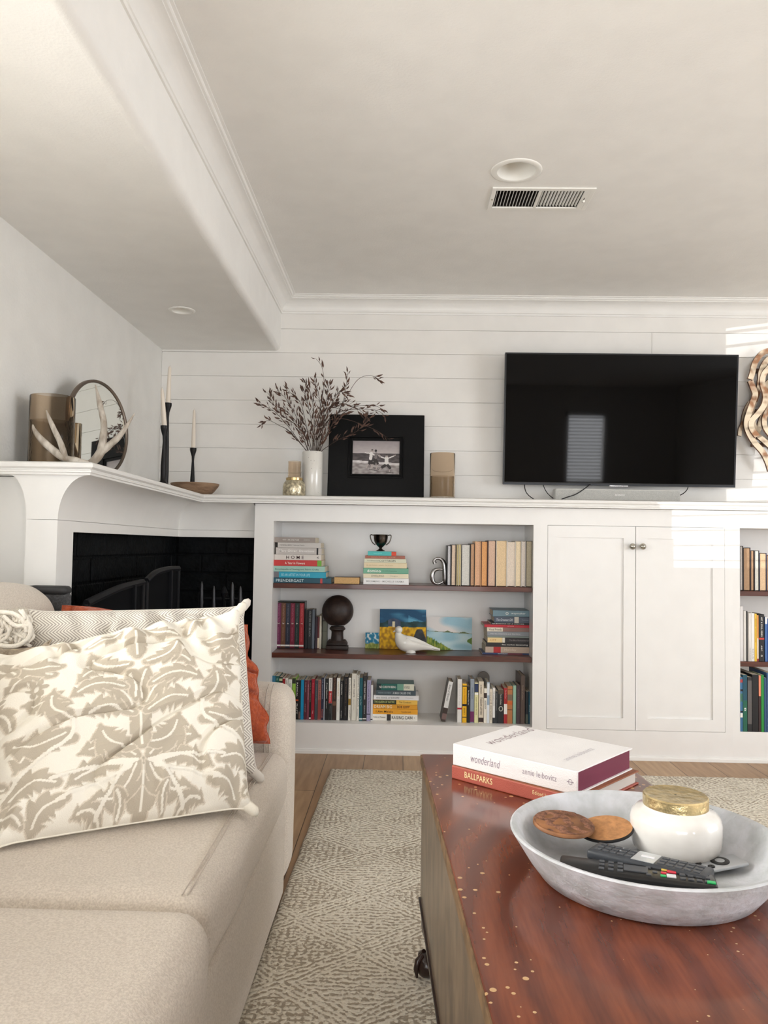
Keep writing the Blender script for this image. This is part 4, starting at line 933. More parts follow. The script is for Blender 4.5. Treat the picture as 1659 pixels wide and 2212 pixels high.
# ---- bookcase beyond the doors
cA = Crop(1560, 1130, 99/1095); cB = Crop(1560, 1300, 99/608)
prow(cA, [(425, 505, 545, (18, 18, 20), (206, 198, 192)), (506, 680, 585, (30, 20, 20), (176, 144, 114)), (681, 770, 650, (30, 16, 16), (190, 154, 122)), (772, 890, 655, (22, 22, 26), (224, 222, 212)), (892, 1066, 715, (50, 60, 90), (228, 196, 160)), (1068, 1200, 760, (110, 56, 36), (200, 180, 150))],
     YT, Z1, 'pages-outward books in the bookcase beyond the doors', 1640,
     ['tall black book with pale pages, first in the far bookcase', 'thick tan-paged black book in the far bookcase', 'thin tan-paged maroon book in the far bookcase', 'white-paged dark book in the far bookcase', 'blue covered book with peach pages in the far bookcase', 'brown covered book at the photo edge in the far bookcase'])
vrow(cB, [(240, 280, 58, (224, 222, 222), dict(label='tall pale book first on the far bookcase middle board')), (284, 320, 120, (222, 218, 212), dict(label='off-white book second on the far bookcase middle board', hard=True)), (322, 338, 122, (24, 24, 26), dict(label='thin black spine between pale books in the far bookcase')), (340, 354, 140, (196, 190, 184), dict(label='thin grey spine among pale books in the far bookcase')),
          (356, 385, 150, (226, 222, 216), dict(label='white book with tiny print, before its white twin in the far bookcase', texts=[('Gift from the Sea', .72, .98, (120, 116, 110), .3)])), (386, 429, 150, (232, 230, 226), dict(label='wider white book before the yellow spine in the far bookcase', texts=[('Still Life', .74, .95, (120, 116, 110), .3)])),
          (431, 460, 158, (232, 190, 60), dict(label='yellow book in the far bookcase', texts=[('Small Victories', .1, .6, (150, 110, 30), .4)])), (461, 485, 178, (226, 210, 190), dict(label='thin orange and white book in the far bookcase', bands=[(0, .5, (220, 150, 70)), (.94, 1., (150, 40, 40))])),
          (487, 560, 165, (30, 30, 32), dict(label='black book with a red triangle and white lettering in the far bookcase', hard=True, texts=[('ART & SOUL, REMIX', .06, .48, W_, .3), ('O', .86, .90, W_, .3), ('ABC', .66, .78, W_, .22)], bands=[(.50, .54, (200, 60, 50))])),
          (568, 600, 200, (70, 110, 170), dict(label='blue book with a white top in the far bookcase', bands=[(0, .16, (230, 232, 234))])), (601, 650, 226, (40, 80, 150), dict(label='royal blue book at the picture edge in the far bookcase'))],
     YT, Z2, 'spines on the middle board of the far bookcase', 785)
vrow(cB, [(240, 274, 1000, (60, 110, 150), dict(label='patchwork blue and red spine on the far bookcase bottom board', bands=[(.04, .1, (180, 60, 60)), (.22, .26, K_), (.3, .45, (60, 110, 90)), (.62, .65, K_), (.66, .74, W_)])), (276, 334, 970, (30, 78, 96), dict(label='teal book shading to green in the far bookcase', bands=[(.45, 1., (30, 96, 74))], texts=[('B', .58, .64, W_, .4)])),
          (337, 395, 1000, (40, 40, 42), dict(label='black book with a mottled grey picture strip in the far bookcase', bands=[(.06, .86, (96, 92, 90))])), (398, 482, 965, (26, 26, 28), dict(label='thick plain black book on the far bookcase bottom board', d=.2)),
          (484, 516, 975, (60, 40, 40), dict(label='dark book with a peach top in the far bookcase', bands=[(0, .37, (230, 140, 110))])), (518, 556, 970, (40, 140, 60), dict(label='bright green book in the far bookcase')), (558, 590, 1010, (50, 80, 120), dict(label='slim blue book beside the bright green one')), (592, 660, 940, (60, 90, 130), dict(label='large steel blue book at the picture edge', d=.2))],
     atz(1620, 1581, ZOB).y, ZOB, 'spines on the bottom board of the far bookcase', 1735)

# ================================================================ THINGS ON THE MANTEL
amber = M('amber_glass', (246, 233, 217), .02, trans=1., ior=1.15, var=0)
amberd = M('amber_glass_crackled', (247, 239, 228), .08, trans=.98, ior=1.12, var=0, bump=.5, bscale=70)
def glass_cyl(name, label, cat, pl, pr, pt, Y, wall=.003, m=None, extra=None):
    a = aty(*pl, Y); b = aty(*pr, Y); c = (a+b)/2; r = (b-a).length/2; h = aty(*pt, Y).z-ZM
    o = thing(name, label, cat, (c.x, Y, ZM))
    T = Matrix.Translation((c.x, Y, ZM+.0005))
    part('glass', MB(T).lathe([(r*.97, 0), (r, .004), (r, h-.002), (r-wall*.5, h), (r-wall, h-.002), (r-wall, .012), (.001, .010)], n=48, capt=False), m or amber, o, smooth=50)
    return o, T, r, h
o, T, r, h = glass_cyl('hurricane_vase', 'large amber glass cylinder on the fireplace mantel beside the round mirror', 'vase', (66, 930), (158, 930), (112, 858), 2.72)
part('crackled_band', MB(T).lathe([(r-.0045, .013), (r-.0045, h*.66), (r-.006, h*.66), (r-.006, .013)], n=48, capb=False, capt=False), amberd, o, smooth=50)
o, T, r, h = glass_cyl('hurricane_vase', 'narrow smoky glass cylinder half hidden between large amber vase and mirror', 'vase', (150, 960), (175, 960), (163, 915), 2.86)
o, T, r, h = glass_cyl('hurricane_vase', 'amber glass cylinder on the mantel between black picture frame and television', 'vase', (928.5, 1020), (983, 1020), (956, 980), 4.10)
part('crackled_band', MB(T).lathe([(r-.0045, .013), (r-.0045, h*.5), (r-.006, h*.5), (r-.006, .013)], n=40, capb=False, capt=False), amberd, o, smooth=50)

# round mirror leaning on the left wall
mc = aty(214, 931, 3.1); MR = .196
wd = Vector((math.cos(1.33), math.sin(1.33), 0)); nrm = Vector((math.sin(1.33), -math.cos(1.33), .05)).normalized(); upv = nrm.cross(wd); upv = -upv if upv.z < 0 else upv
mc.z = ZM+MR*upv.z+.012
F = frame(mc, wd, upv)
if F.to_3x3().col[2].x < 0: F = frame(mc, -wd, upv)
mr = thing('round_mirror', 'round mirror in a thin pewter frame leaning on the wall behind the antlers', 'mirror', (mc.x, mc.y, ZM))
part('mirror_glass', MB(F).lathe([(MR-.012, -.004), (MR-.012, .001)], n=64), M('mirror_silvering', (225, 228, 224), .02, metal=1., var=0), mr)
part('mirror_frame', MB(F).lathe([(MR-.012, -.004), (MR-.0115, .004), (MR-.007, .007), (MR-.002, .007), (MR, .004), (MR, -.010), (MR-.012, -.010)], n=64, capb=False, capt=False), M('aged_pewter', (120, 108, 98), .35, metal=.8, var=.15), mr, smooth=40)

# antlers
horn = M('antler_bone', (200, 193, 182), .5, var=.25, scale=34, c2=(142, 130, 116), bump=.6, bscale=70, stretch=(1, 1, .5))
def antler(label, branches, Y):
    b0 = aty(*branches[0][0][:2], Y)
    o = thing('antler', label, 'antler', (b0.x, Y, ZM))
    for i, br_ in enumerate(branches):
        P = smoothpoly([aty(x, y, Y+dy) for x, y, dy, r in br_], 6); R = [v.x for v in smoothpoly([(r, 0, 0) for *_, r in br_], 6)]
        mn = min(p.z-rr_ for p, rr_ in zip(P, R)); 
        P = [Vector((p.x, p.y, max(p.z, ZM+rr_+.0005))) for p, rr_ in zip(P, R)]
        R = [rr_*(1+.14*mnoise.noise(p*40)) for p, rr_ in zip(P, R)]
        part('beam' if i == 0 else 'tine', MB().tube(P, R, 14), horn, o, smooth=70)
    return o
antler('pale antler lying before the large amber vase on the mantel', [
    [(190, 1002, .02, .010), (165, 996, 0, .0125), (140, 990, 0, .013), (112, 970, 0, .012), (88, 948, -.01, .0105), (74, 928, -.01, .006), (71, 917, -.01, .002)],
    [(141, 990, 0, .011), (132, 960, 0, .0095), (118, 930, .01, .0085), (107, 905, .01, .006), (100, 886, .01, .002)]], 2.53)
antler('pale antler with a tall tine standing before the round mirror', [
    [(160, 1000, .05, .008), (180, 1004, .02, .011), (200, 998, 0, .014), (218, 975, 0, .0145), (223, 945, 0, .0125), (224, 912, 0, .011), (215, 870, .01, .0085), (206, 831, .02, .002)],
    [(217, 978, 0, .012), (236, 962, 0, .0115), (258, 942, -.01, .0095), (275, 918, -.01, .006), (291, 893, -.01, .0015)]], 2.60)

# candlesticks
wax = M('ivory_wax', (228, 218, 204), .45, var=.02)
def candlestick(label, px, cup, base, tip, Y, X=None, tipx=None):
    c = aty(px, cup, Y); tz_ = aty(px, tip, Y).z-ZM; cz = c.z-ZM
    o = thing('candlestick', label, 'candlestick', (c.x, Y, ZM)); T = Matrix.Translation((c.x, Y, ZM+.0005))
    part('holder', MB(T).lathe([(.026, 0), (.028, .004), (.022, .010), (.012, .022), (.0115, .05), (.0122, .09), (.0105, cz*.45), (.0062, cz-.07), (.008, cz-.045), (.015, cz-.022), (.0175, cz-.012), (.0178, cz), (.013, cz), (.012, cz-.008)], n=24), M('black_cast_iron', (28, 27, 28), .4, metal=.5, var=.1), o, smooth=50)
    tx = (aty(tipx, tip, Y).x-c.x) if tipx else 0
    P = [(tx*t, 0, cz-.01+(tz_-cz+.01)*t) for t in (0, .2, .5, .8, .93, .98)]
    part('taper_candle', MB(T).tube(P, [.0115, .011, .0098, .0082, .0072, .004], 16), wax, o, smooth=50)
    part('wick', MB(T).tube([(tx, 0, tz_-.006), (tx+.001, 0, tz_+.004)], .0008, 6), M('wick', (210, 200, 186), .9), o)
candlestick('tallest black candlestick with ivory taper on the fireplace mantel', 363, 871, 1041, 790, 3.70, tipx=367)
candlestick('black candlestick half behind the tallest one, its taper leaning', 355.5, 920, 1040, 838, 3.40, tipx=350)
candlestick('short black candlestick with ivory taper behind the wooden bowl', 417.5, 968, 1043, 884, 4.17)

# wooden dough bowl
c = atz(417, 1062, ZM); rb = (aty(470, 1045, 4.03).x-aty(366, 1045, 4.03).x)/2; hb = aty(417, 1044, 4.03).z-ZM
T = Matrix.Translation((aty(418, 1045, 4.03).x, 4.06, ZM+.0005))
o = part('wooden_bowl', MB(T).lathe([(rb*.62, 0), (rb*.80, hb*.35), (rb*.95, hb*.75), (rb, hb*.97), (rb*.985, hb), (rb*.94, hb*.97), (rb*.80, hb*.5), (rb*.5, hb*.22), (.001, hb*.2)], n=48, capt=False), M('blonde_carved_wood', (158, 130, 104), .6, var=.2, scale=14, c2=(122, 96, 74), bump=.3, stretch=(1, 1, 5)), smooth=50)
tag(o, 'shallow carved wooden bowl on the inner corner of the mantel', 'bowl')

# mercury glass candle
Y0 = 4.08; a = aty(611, 1050, Y0); b_ = aty(660, 1050, Y0); cx0_ = (a.x+b_.x)/2; r = (b_.x-a.x)/2
kz = lambda y: aty(636, y, Y0).z-ZM
T = Matrix.Translation((cx0_, Y0, ZM+.0005))
o = thing('glass_vessel', 'gold mercury-glass vessel with amber cylinder neck beside the speckled vase', 'vase', (cx0_, Y0, ZM))
part('base', MB(T).lathe([(r*.92, 0), (r, .01), (r, kz(1052)), (r*.93, kz(1045)), (r*.80, kz(1040)), (r*.72, kz(1038))], n=40), M('gold_mercury_glass', (206, 196, 168), .2, metal=.6, var=.25, scale=70, bump=.25, bscale=80), o, smooth=50)
part('collar', MB(T).lathe([(r*.73, kz(1040)), (r*.74, kz(1033)), (r*.60, kz(1032))], n=40), M('gold_metal', (196, 170, 122), .25, metal=.85, var=.1), o, smooth=40)
part('neck', MB(T).lathe([(r*.57, kz(1032)), (r*.57, kz(997)), (r*.52, kz(997)), (r*.52, kz(1030))], n=40, capb=False, capt=False), amber, o, smooth=50)

# speckled vase
YV = 4.13; a = aty(652.5, 1020, YV); b_ = aty(697, 1020, YV); vx = (a.x+b_.x)/2; r = (b_.x-a.x)/2; hv = aty(675, 976.5, YV).z-ZM
sp = bpy.data.materials.new('speckled_glaze'); sp.use_nodes = True; N = sp.node_tree.nodes; L = sp.node_tree.links; b = N['Principled BSDF']
b.inputs['Roughness'].default_value = .18; b.inputs['Coat Weight'].default_value = .5
tc = N.new('ShaderNodeTexCoord'); vo = N.new('ShaderNodeTexVoronoi'); vo.inputs['Scale'].default_value = 75
cr = N.new('ShaderNodeValToRGB'); cr.color_ramp.elements[0].position = .10; cr.color_ramp.elements[0].color = (.04, .03, .025, 1); cr.color_ramp.elements[1].position = .13; cr.color_ramp.elements[1].color = (*lin((222, 220, 214)), 1)
no = N.new('ShaderNodeTexNoise'); no.inputs['Scale'].default_value = 22; mth = N.new('ShaderNodeMath'); mth.operation = 'MULTIPLY_ADD'; mth.inputs[1].default_value = .9; 
L.new(tc.outputs['Object'], vo.inputs['Vector']); L.new(tc.outputs['Object'], no.inputs['Vector'])
mm_ = N.new('ShaderNodeMapRange'); mm_.inputs[1].default_value = .45; mm_.inputs[2].default_value = .6; mm_.inputs[3].default_value = 0; mm_.inputs[4].default_value = .3
L.new(no.outputs['Fac'], mm_.inputs[0]); ad = N.new('ShaderNodeMath'); ad.operation = 'ADD'; L.new(vo.outputs['Distance'], ad.inputs[0]); L.new(mm_.outputs[0], ad.inputs[1])
L.new(ad.outputs[0], cr.inputs[0]); L.new(cr.outputs[0], b.inputs['Base Color'])
T = Matrix.Translation((vx, YV, ZM+.0005))
o = part('vase', MB(T).lathe([(r*.95, 0), (r, .004), (r, hv-.003), (r-.002, hv), (r-.007, hv-.001), (r-.008, hv-.01), (r-.008, .02), (.001, .018)], n=48, capt=False), sp, smooth=50)
tag(o, 'white speckled ceramic cylinder vase holding the dried branches', 'vase')

# dried branches
cB_ = lambda x, y, Y: aty(540+x*320/1659, 760+y*320/1659, Y)
bark = M('dry_twig', (66, 48, 40), .7, var=.2); leafm = M('dry_seed_husk', (98, 68, 54), .6, var=.3, scale=40, c2=(62, 42, 34))
bq = thing('dried_branches', 'spray of dried brown seed branches standing in the speckled vase', 'dried branches', (vx, YV, ZM+hv-.05))
stems = [
 ([(640, 1150), (630, 1110), (520, 960), (400, 800), (250, 650), (90, 580)], .3), ([(640, 1150), (630, 1105), (440, 890), (330, 825), (210, 770), (130, 810)], .72),
 ([(660, 1150), (650, 1110), (540, 850), (350, 700), (250, 560), (210, 470)], .3), ([(680, 1150), (675, 1100), (600, 900), (480, 650), (400, 520), (300, 430)], .3),
 ([(690, 1150), (688, 1100), (640, 880), (560, 560), (400, 425)], .35), ([(700, 1150), (700, 1100), (700, 850), (640, 560), (600, 420)], .35),
 ([(710, 1150), (710, 1100), (720, 800), (690, 500), (620, 340)], .35), ([(735, 1150), (738, 1100), (760, 800), (810, 500), (830, 350), (805, 170), (740, 80)], .5),
 ([(740, 1150), (744, 1100), (790, 750), (770, 480), (715, 310)], .35), ([(750, 1150), (755, 1100), (820, 700), (865, 500), (880, 370)], .3),
 ([(760, 1150), (766, 1100), (850, 750), (950, 520), (1010, 440), (1070, 490)], .35), ([(780, 1150), (788, 1100), (900, 850), (1050, 560), (1200, 320), (1340, 265), (1450, 310)], .86),
 ([(900, 850), (950, 760), (1040, 560), (1070, 430), (1095, 240)], .7), ([(770, 1150), (780, 1100), (850, 700), (960, 580), (1150, 610), (1310, 710)], .4),
 ([(850, 830), (900, 740), (1050, 660), (1250, 640), (1430, 660), (1520, 730)], .5), ([(1000, 720), (1080, 665), (1200, 610), (1380, 600), (1480, 640)], .55),
 ([(795, 1150), (805, 1110), (870, 1060), (1000, 980), (1180, 900), (1280, 800), (1330, 740)], .4), ([(830, 850), (880, 770), (1050, 750), (1300, 830), (1450, 900), (1570, 990)], .45),
 ([(750, 1150), (765, 1080), (840, 950), (960, 760), (1080, 680)], .3), ([(665, 1150), (655, 1110), (590, 950), (500, 760), (380, 640)], .3), ([(720, 1150), (725, 1100), (740, 900), (860, 640), (1000, 640)], .3)]
random.seed(21)
for si, (pts, st) in enumerate(stems):
    yo = YV+random.uniform(-.06, .05)
    n_ = len(pts)
    P = smoothpoly([cB_(x, y, YV+(yo-YV)*min(1, i/(n_-1)*1.4)) for i, (x, y) in enumerate(pts)], 8)
    R = [lerp(.0022, .0008, i/(len(P)-1)) for i in range(len(P))]
    mb = MB().tube(P, R, 6)
    N_ = 32 if st < .45 else 9
    lf = MB()
    for q in range(N_):
        t = lerp(st, 1, (q+random.random())/N_); i = min(len(P)-2, int(t*(len(P)-1))); p = P[i].lerp(P[i+1], t*(len(P)-1)-i); tg = (P[i+1]-P[i]).normalized()
        ang = random.uniform(-1, 1)*.9; sd = Vector((0, 1, 0)).cross(tg).normalized()*random.choice((-1, 1))
        dr = (tg*random.uniform(.5, 1.1)+sd*random.uniform(.3, .9)+Vector((0, random.uniform(-.4, .4), 0))+Vector((0, 0, .25))).normalized()
        tw = p+dr*random.uniform(.006, .026 if st < .45 else .012)
        mb.tube([p, (p+tw)/2+Vector((0, 0, .002)), tw], .0006, 4)
        Ln = random.uniform(.020, .036); d2 = (dr+tg*.4+Vector((random.uniform(-.3, .3), 0, random.uniform(-.1, .5)))).normalized(); w_ = Ln*random.uniform(.12, .18)
        bend = Vector((random.uniform(-.2, .2), 0, random.uniform(-.2, .2)))*Ln
        lf.tube([tw, tw+d2*Ln*.25+bend*.3, tw+d2*Ln*.55+bend*.6, tw+d2*Ln+bend*.2], [w_*.3, w_, w_*.8, w_*.08], 6, flatx=.5)
    br_ = part('branch', mb, bark, bq, smooth=60)
    part('seed_husks', lf, leafm, br_, smooth=60)

# black picture frame
YF = 4.17; A = aty(706.5, 1066, YF); B = aty(915.5, 1068, YF); A.z = B.z = ZM+.001
top = aty(812, 896, YF+.06); lean = math.atan2(.06, top.z-ZM)
Hh = (top.z-ZM)/math.cos(lean); Wd = B.x-A.x
F = frame(A, (1, 0, 0), (0, math.sin(lean), math.cos(lean)))
pf = thing('picture_frame', 'big black square picture frame with a small black and white beach photo', 'picture frame', ((A.x+B.x)/2, YF, ZM))
def fpx(x, y):
    d = ray(x, y); n_ = F.to_3x3().col[2]; t = (A-CP).dot(n_)/d.dot(n_); p = CP+d*t; q = F.inverted() @ p; return q.x, q.y
x0, y1 = fpx(762.5, 951); x1, y0 = fpx(863, 1024)
x1 = (x1+fpx(863, 951)[0])/2; y0 = (y0+fpx(762, 1024)[1])/2
blk = M('satin_black_wood', (7, 7, 8), .5, spec=.2, var=.08, bump=.1, bscale=40)
mb = MB(F)
def ring4(mb, a, b, c, d, e, z0, z1, bev=0):
    """rectangular ring: inner a,b,c,d  width e"""
    mb.box((a-e, b-e, z0), (a, d+e, z1), bev).box((c, b-e, z0), (c+e, d+e, z1), bev).box((a-.0005, b-e, z0), (c+.0005, b, z1), bev).box((a-.0005, d, z0), (c+.0005, d+e, z1), bev)
mb.box((0, 0, -.022), (x0-.022, Hh, 0), .003).box((x1+.022, 0, -.022), (Wd, Hh, 0), .003).box((x0-.026, 0, -.022), (x1+.026, y0-.022, 0), .002).box((x0-.026, y1+.022, -.022), (x1+.026, Hh, 0), .002)
part('frame', mb, blk, pf)
mb = MB(F); ring4(mb, x0-.018, y0-.018, x1+.018, y1+.018, .006, -.01, .004, .002); ring4(mb, x0-.009, y0-.009, x1+.009, y1+.009, .009, -.02, -.003, .002); ring4(mb, x0, y0, x1, y1, .009, -.02, .0015, .003)
part('inner_moulding', mb, blk, pf)
def seg(p, a, b, r):
    ax, ay = a; bx_, by = b; vx_, vy_ = bx_-ax, by-ay; t = max(0, min(1, ((p[0]-ax)*vx_+(p[1]-ay)*vy_)/(vx_*vx_+vy_*vy_+1e-9))); return math.hypot(p[0]-ax-t*vx_, p[1]-ay-t*vy_) < r
def photo(u, v):
    p = (u*1.38, v)
    dk_, wh, sk = (44, 38, 38), (226, 222, 220), (176, 164, 160)
    for (cx, hy, hair) in ((.575, .70, 0), (.68, .70, 1)):
        if seg(p, (cx, hy), (cx, hy+.012), .034): return dk_ if (v > hy+.012 or hair) else sk
    if seg(p, (1.0, .545), (1.0, .56), .036): return dk_ if v > .562 else sk
    for a, b_, r, c in (((.55, .62), (.53, .47), .045, wh), ((.52, .62), (.36, .64), .014, wh), ((.36, .64), (.34, .66), .012, sk), ((.60, .6), (.63, .58), .02, wh), ((.52, .43), (.50, .33), .042, dk_), ((.55, .43), (.57, .33), .038, dk_),
                        ((.48, .33), (.40, .18), .014, sk), ((.57, .33), (.545, .17), .014, sk), ((.69, .61), (.68, .5), .042, (120, 112, 112)), ((.73, .6), (.80, .52), .012, sk), ((.66, .42), (.64, .32), .04, dk_), ((.70, .42), (.74, .32), .036, dk_), ((.62, .32), (.58, .19), .014, sk), ((.74, .32), (.70, .16), .013, sk),
                        ((1.0, .48), (1.0, .35), .055, wh), ((.96, .48), (.84, .52), .016, wh), ((.84, .52), (.79, .58), .013, sk), ((1.04, .48), (1.20, .55), .016, wh), ((1.2, .55), (1.26, .58), .012, sk), ((.96, .27), (.88, .22), .042, dk_), ((1.04, .27), (1.1, .2), .042, dk_), ((.86, .2), (.78, .12), .014, sk), ((1.1, .18), (1.09, .08), .014, sk)):
        if seg(p, a, b_, r): return c
    n_ = nz2(u*12, v*18)
    if v > .62: return mixc((186, 178, 178), (150, 142, 144), (v-.62)*2.4+.15*n_)
    if u < .5 and v > .58 and v < .60+.03*nz2(u*9, 2): return (70, 62, 62)
    sh = .42-.08*u+.01*nz2(u*9, 1)
    if v > sh: return mixc((92, 84, 86), (60, 54, 56), .5+n_)
    if v > sh-.07: return mixc((222, 218, 218), (190, 184, 184), .5+n_)
    sd = .05*abs(nz2(u*3, 5))
    if any(seg(p, a, b_, .012) for a, b_ in (((.50, .15), (.76, .10)), ((1.0, .07), (1.2, .05)), ((.62, .2), (.8, .14)))): return (84, 78, 78)
    return mixc((170, 164, 162), (128, 120, 120), .5+1.1*n_)
part('photograph', MB(F).grid(138, 100, lambda u, v: (lerp(x0, x1, u), lerp(y0, y1, v), -.008), colf=lambda u, v: lin(photo(u, v))), vcmat('photo_print', .35), pf)
part('easel_back', MB(F).box((Wd*.3, .02, -.03), (Wd*.7, Hh-.03, -.022)), blk, pf)

# driftwood wall art: wavy strips
dw = bpy.data.materials.new('banded_driftwood'); dw.use_nodes = True; N = dw.node_tree.nodes; L = dw.node_tree.links; b = N['Principled BSDF']; b.inputs['Roughness'].default_value = .6
tc = N.new('ShaderNodeTexCoord'); no = N.new('ShaderNodeTexNoise'); no.inputs['Scale'].default_value = 14; cr = N.new('ShaderNodeValToRGB'); e = cr.color_ramp.elements
e[0].position = .36; e[0].color = (*lin((150, 108, 78)), 1); e[1].position = .5; e[1].color = (*lin((212, 196, 172)), 1)
L.new(tc.outputs['Object'], no.inputs['Vector']); L.new(no.outputs['Fac'], cr.inputs[0]); L.new(cr.outputs[0], b.inputs['Base Color'])
dside = M('driftwood_dark_edge', (96, 68, 52), .7, var=.25, scale=20)
wa = thing('wall_art', 'driftwood wall sculpture of wavy vertical strips hung beyond the television', 'wall art', (2.05, 4.2, 1.75))
k9 = 119/572
def wp(x, y, Y): return aty(1540+x*k9, 700+y*k9, Y)
strips = [([(600, 268), (520, 300), (440, 400), (395, 520), (372, 580)], 44, .0), ([(385, 585), (425, 660), (440, 730), (395, 830), (360, 930), (350, 1010), (370, 1100), (430, 1230), (500, 1330), (560, 1440), (600, 1520)], 46, .0),
          ([(445, 700), (420, 760), (350, 850), (325, 940), (318, 1030), (280, 1100), (262, 1165)], 30, .03),
          ([(620, 330), (540, 400), (485, 500), (480, 590), (475, 690), (445, 790), (400, 880), (385, 960), (420, 1060), (450, 1150), (470, 1200)], 42, .02),
          ([(600, 430), (530, 520), (525, 620), (540, 720), (520, 830), (470, 920), (410, 1000), (410, 1080), (455, 1170)], 44, -.01),
          ([(640, 560), (570, 620), (560, 740), (570, 820), (520, 950), (490, 1060), (465, 1150), (520, 1220), (620, 1310)], 42, .015),
          ([(660, 800), (600, 860), (545, 960), (530, 1060), (560, 1130), (640, 1200)], 40, -.005),
          ([(680, 300), (640, 360), (620, 470), (640, 600), (610, 760), (650, 900), (620, 1060), (640, 1240), (680, 1400)], 44, .01),
          ([(800, 320), (740, 400), (720, 560), (750, 700), (710, 860), (750, 1010), (720, 1180), (780, 1420)], 46, .0), ([(1000, 330), (900, 380), (840, 560), (870, 700), (820, 860), (860, 1010), (840, 1180), (900, 1400)], 46, .015)]
for pts, wpx, dy in strips:
    Yb = 4.225+dy
    P = smoothpoly([wp(x, y, Yb) for x, y in pts], 6); w_ = 1.25*wpx*k9/FPX*4.2
    mb = MB(); V = []; n_ = len(P)
    for i, p in enumerate(P):
        t = (P[min(i+1, n_-1)]-P[max(i-1, 0)]); t = Vector((t.x, 0, t.z)).normalized(); s_ = Vector((-t.z, 0, t.x))
        yy = math.sin(i*.22+dy*90)*.014
        for sx in (-.5, .5):
            for sy in (-.006, .006): V.append(p+s_*(w_*sx)+Vector((0, sy*1.2+yy, 0)))
    Ff = []; Fs = []
    for i in range(n_-1):
        a = 4*i; Ff += [(a, a+4, a+6, a+2)]; Fs += [(a+1, a+3, a+7, a+5), (a, a+1, a+5, a+4), (a+2, a+6, a+7, a+3)]
    Fs += [(0, 2, 3, 1), (4*n_-4, 4*n_-3, 4*n_-1, 4*n_-2)]
    k = len(mb.V); mb.add(V, Ff, dw); mb.MI += [mb.mi(dside)]*len(Fs); mb.F += [tuple(Fs_) for Fs_ in Fs]
    part('wavy_strip', mb, None, wa)
mb = MB()
for y in (480, 900, 1250): p = wp(430, y, 4.25); mb.box((p.x, 4.24, p.z-.008), (p.x+.27, 4.298, p.z+.008), .002)
part('back_batten', mb, dside, wa)

# ================================================================ RUG
rg = bpy.data.materials.new('distressed_rug_wool'); rg.use_nodes = True; N = rg.node_tree.nodes; L = rg.node_tree.links; b = N['Principled BSDF']; b.inputs['Roughness'].default_value = .95; b.inputs['Sheen Weight'].default_value = .1
tc = N.new('ShaderNodeTexCoord'); sx = N.new('ShaderNodeSeparateXYZ')
nd = N.new('ShaderNodeTexNoise'); nd.inputs['Scale'].default_value = 26; nd.inputs['Detail'].default_value = 3
vm = N.new('ShaderNodeVectorMath'); vm.operation = 'MULTIPLY_ADD'; vm.inputs[1].default_value = (.022, .022, 0); L.new(nd.outputs['Color'], vm.inputs[0]); L.new(tc.outputs['Object'], vm.inputs[2]); L.new(tc.outputs['Object'], nd.inputs['Vector']); L.new(vm.outputs[0], sx.inputs[0])
def mth(op, a, b_=None, c=None):
    n_ = N.new('ShaderNodeMath'); n_.operation = op
    for i, x in enumerate((a, b_, c)):
        if x is None: continue
        if isinstance(x, (int, float)): n_.inputs[i].default_value = x
        else: L.new(x, n_.inputs[i])
    return n_.outputs[0]
X_, Y__ = sx.outputs[0], sx.outputs[1]
DX, DY = .20, .16
px_ = mth('PINGPONG', mth('ADD', X_, .07), DX); py_ = mth('PINGPONG', Y__, DY)
ds = mth('ADD', mth('DIVIDE', px_, DX), mth('DIVIDE', py_, DY))           # 0..2 diamonds
s1 = mth('SINE', mth('MULTIPLY', ds, 2*PI*8))
s2 = mth('SINE', mth('MULTIPLY', Y__, 2*PI/.017)); s3 = mth('SINE', mth('MULTIPLY', X_, 2*PI/.019))
# choose stripe family per zone: edges of the diamonds / cells filled with crosswise or lengthwise dashes
inner = mth('LESS_THAN', mth('ABSOLUTE', mth('SUBTRACT', ds, 1.0)), .30)
cell = mth('GREATER_THAN', ds, 1.0)
s23 = mth('ADD', mth('MULTIPLY', s2, mth('SUBTRACT', 1.0, cell)), mth('MULTIPLY', mth('MAXIMUM', s2, s3), cell))
fam = mth('ADD', mth('MULTIPLY', s1, inner), mth('MULTIPLY', s23, mth('SUBTRACT', 1.0, inner)))
nb = N.new('ShaderNodeTexNoise'); nb.inputs['Scale'].default_value = 85; nb.inputs['Detail'].default_value = 2; L.new(tc.outputs['Object'], nb.inputs['Vector'])
nb2 = N.new('ShaderNodeTexNoise'); nb2.inputs['Scale'].default_value = 3.5; L.new(tc.outputs['Object'], nb2.inputs['Vector'])
val = mth('ADD', fam, mth('MULTIPLY', mth('SUBTRACT', nb.outputs['Fac'], .5), 8.0)); val = mth('ADD', val, mth('MULTIPLY', mth('SUBTRACT', nb2.outputs['Fac'], .5), 1.6))
cr = N.new('ShaderNodeValToRGB'); e = cr.color_ramp.elements; e[0].position = .50; e[0].color = (*lin((230, 222, 205)), 1); e[1].position = .72; e[1].color = (*lin((166, 153, 133)), 1)
mr_ = N.new('ShaderNodeMapRange'); mr_.inputs[1].default_value = -2.2; mr_.inputs[2].default_value = 2.2; L.new(val, mr_.inputs[0]); L.new(mr_.outputs[0], cr.inputs[0]); L.new(cr.outputs[0], b.inputs['Base Color'])
bp = N.new('ShaderNodeBump'); bp.inputs['Strength'].default_value = .6; bp.inputs['Distance'].default_value = -.006; L.new(mr_.outputs[0], bp.inputs['Height']); L.new(bp.outputs[0], b.inputs['Normal'])
rx0 = atz(711, 1661, .012).x; ry1 = atz(800, 1661, .012).y
def rugz(x, y): return .0125+.0012*mnoise.noise(Vector((x*60, y*60, 0)))
mb = MB(); RX1, RY0 = 2.75, -.4
def edge(t): return .006*mnoise.noise(Vector((t*25, 3, 0)))
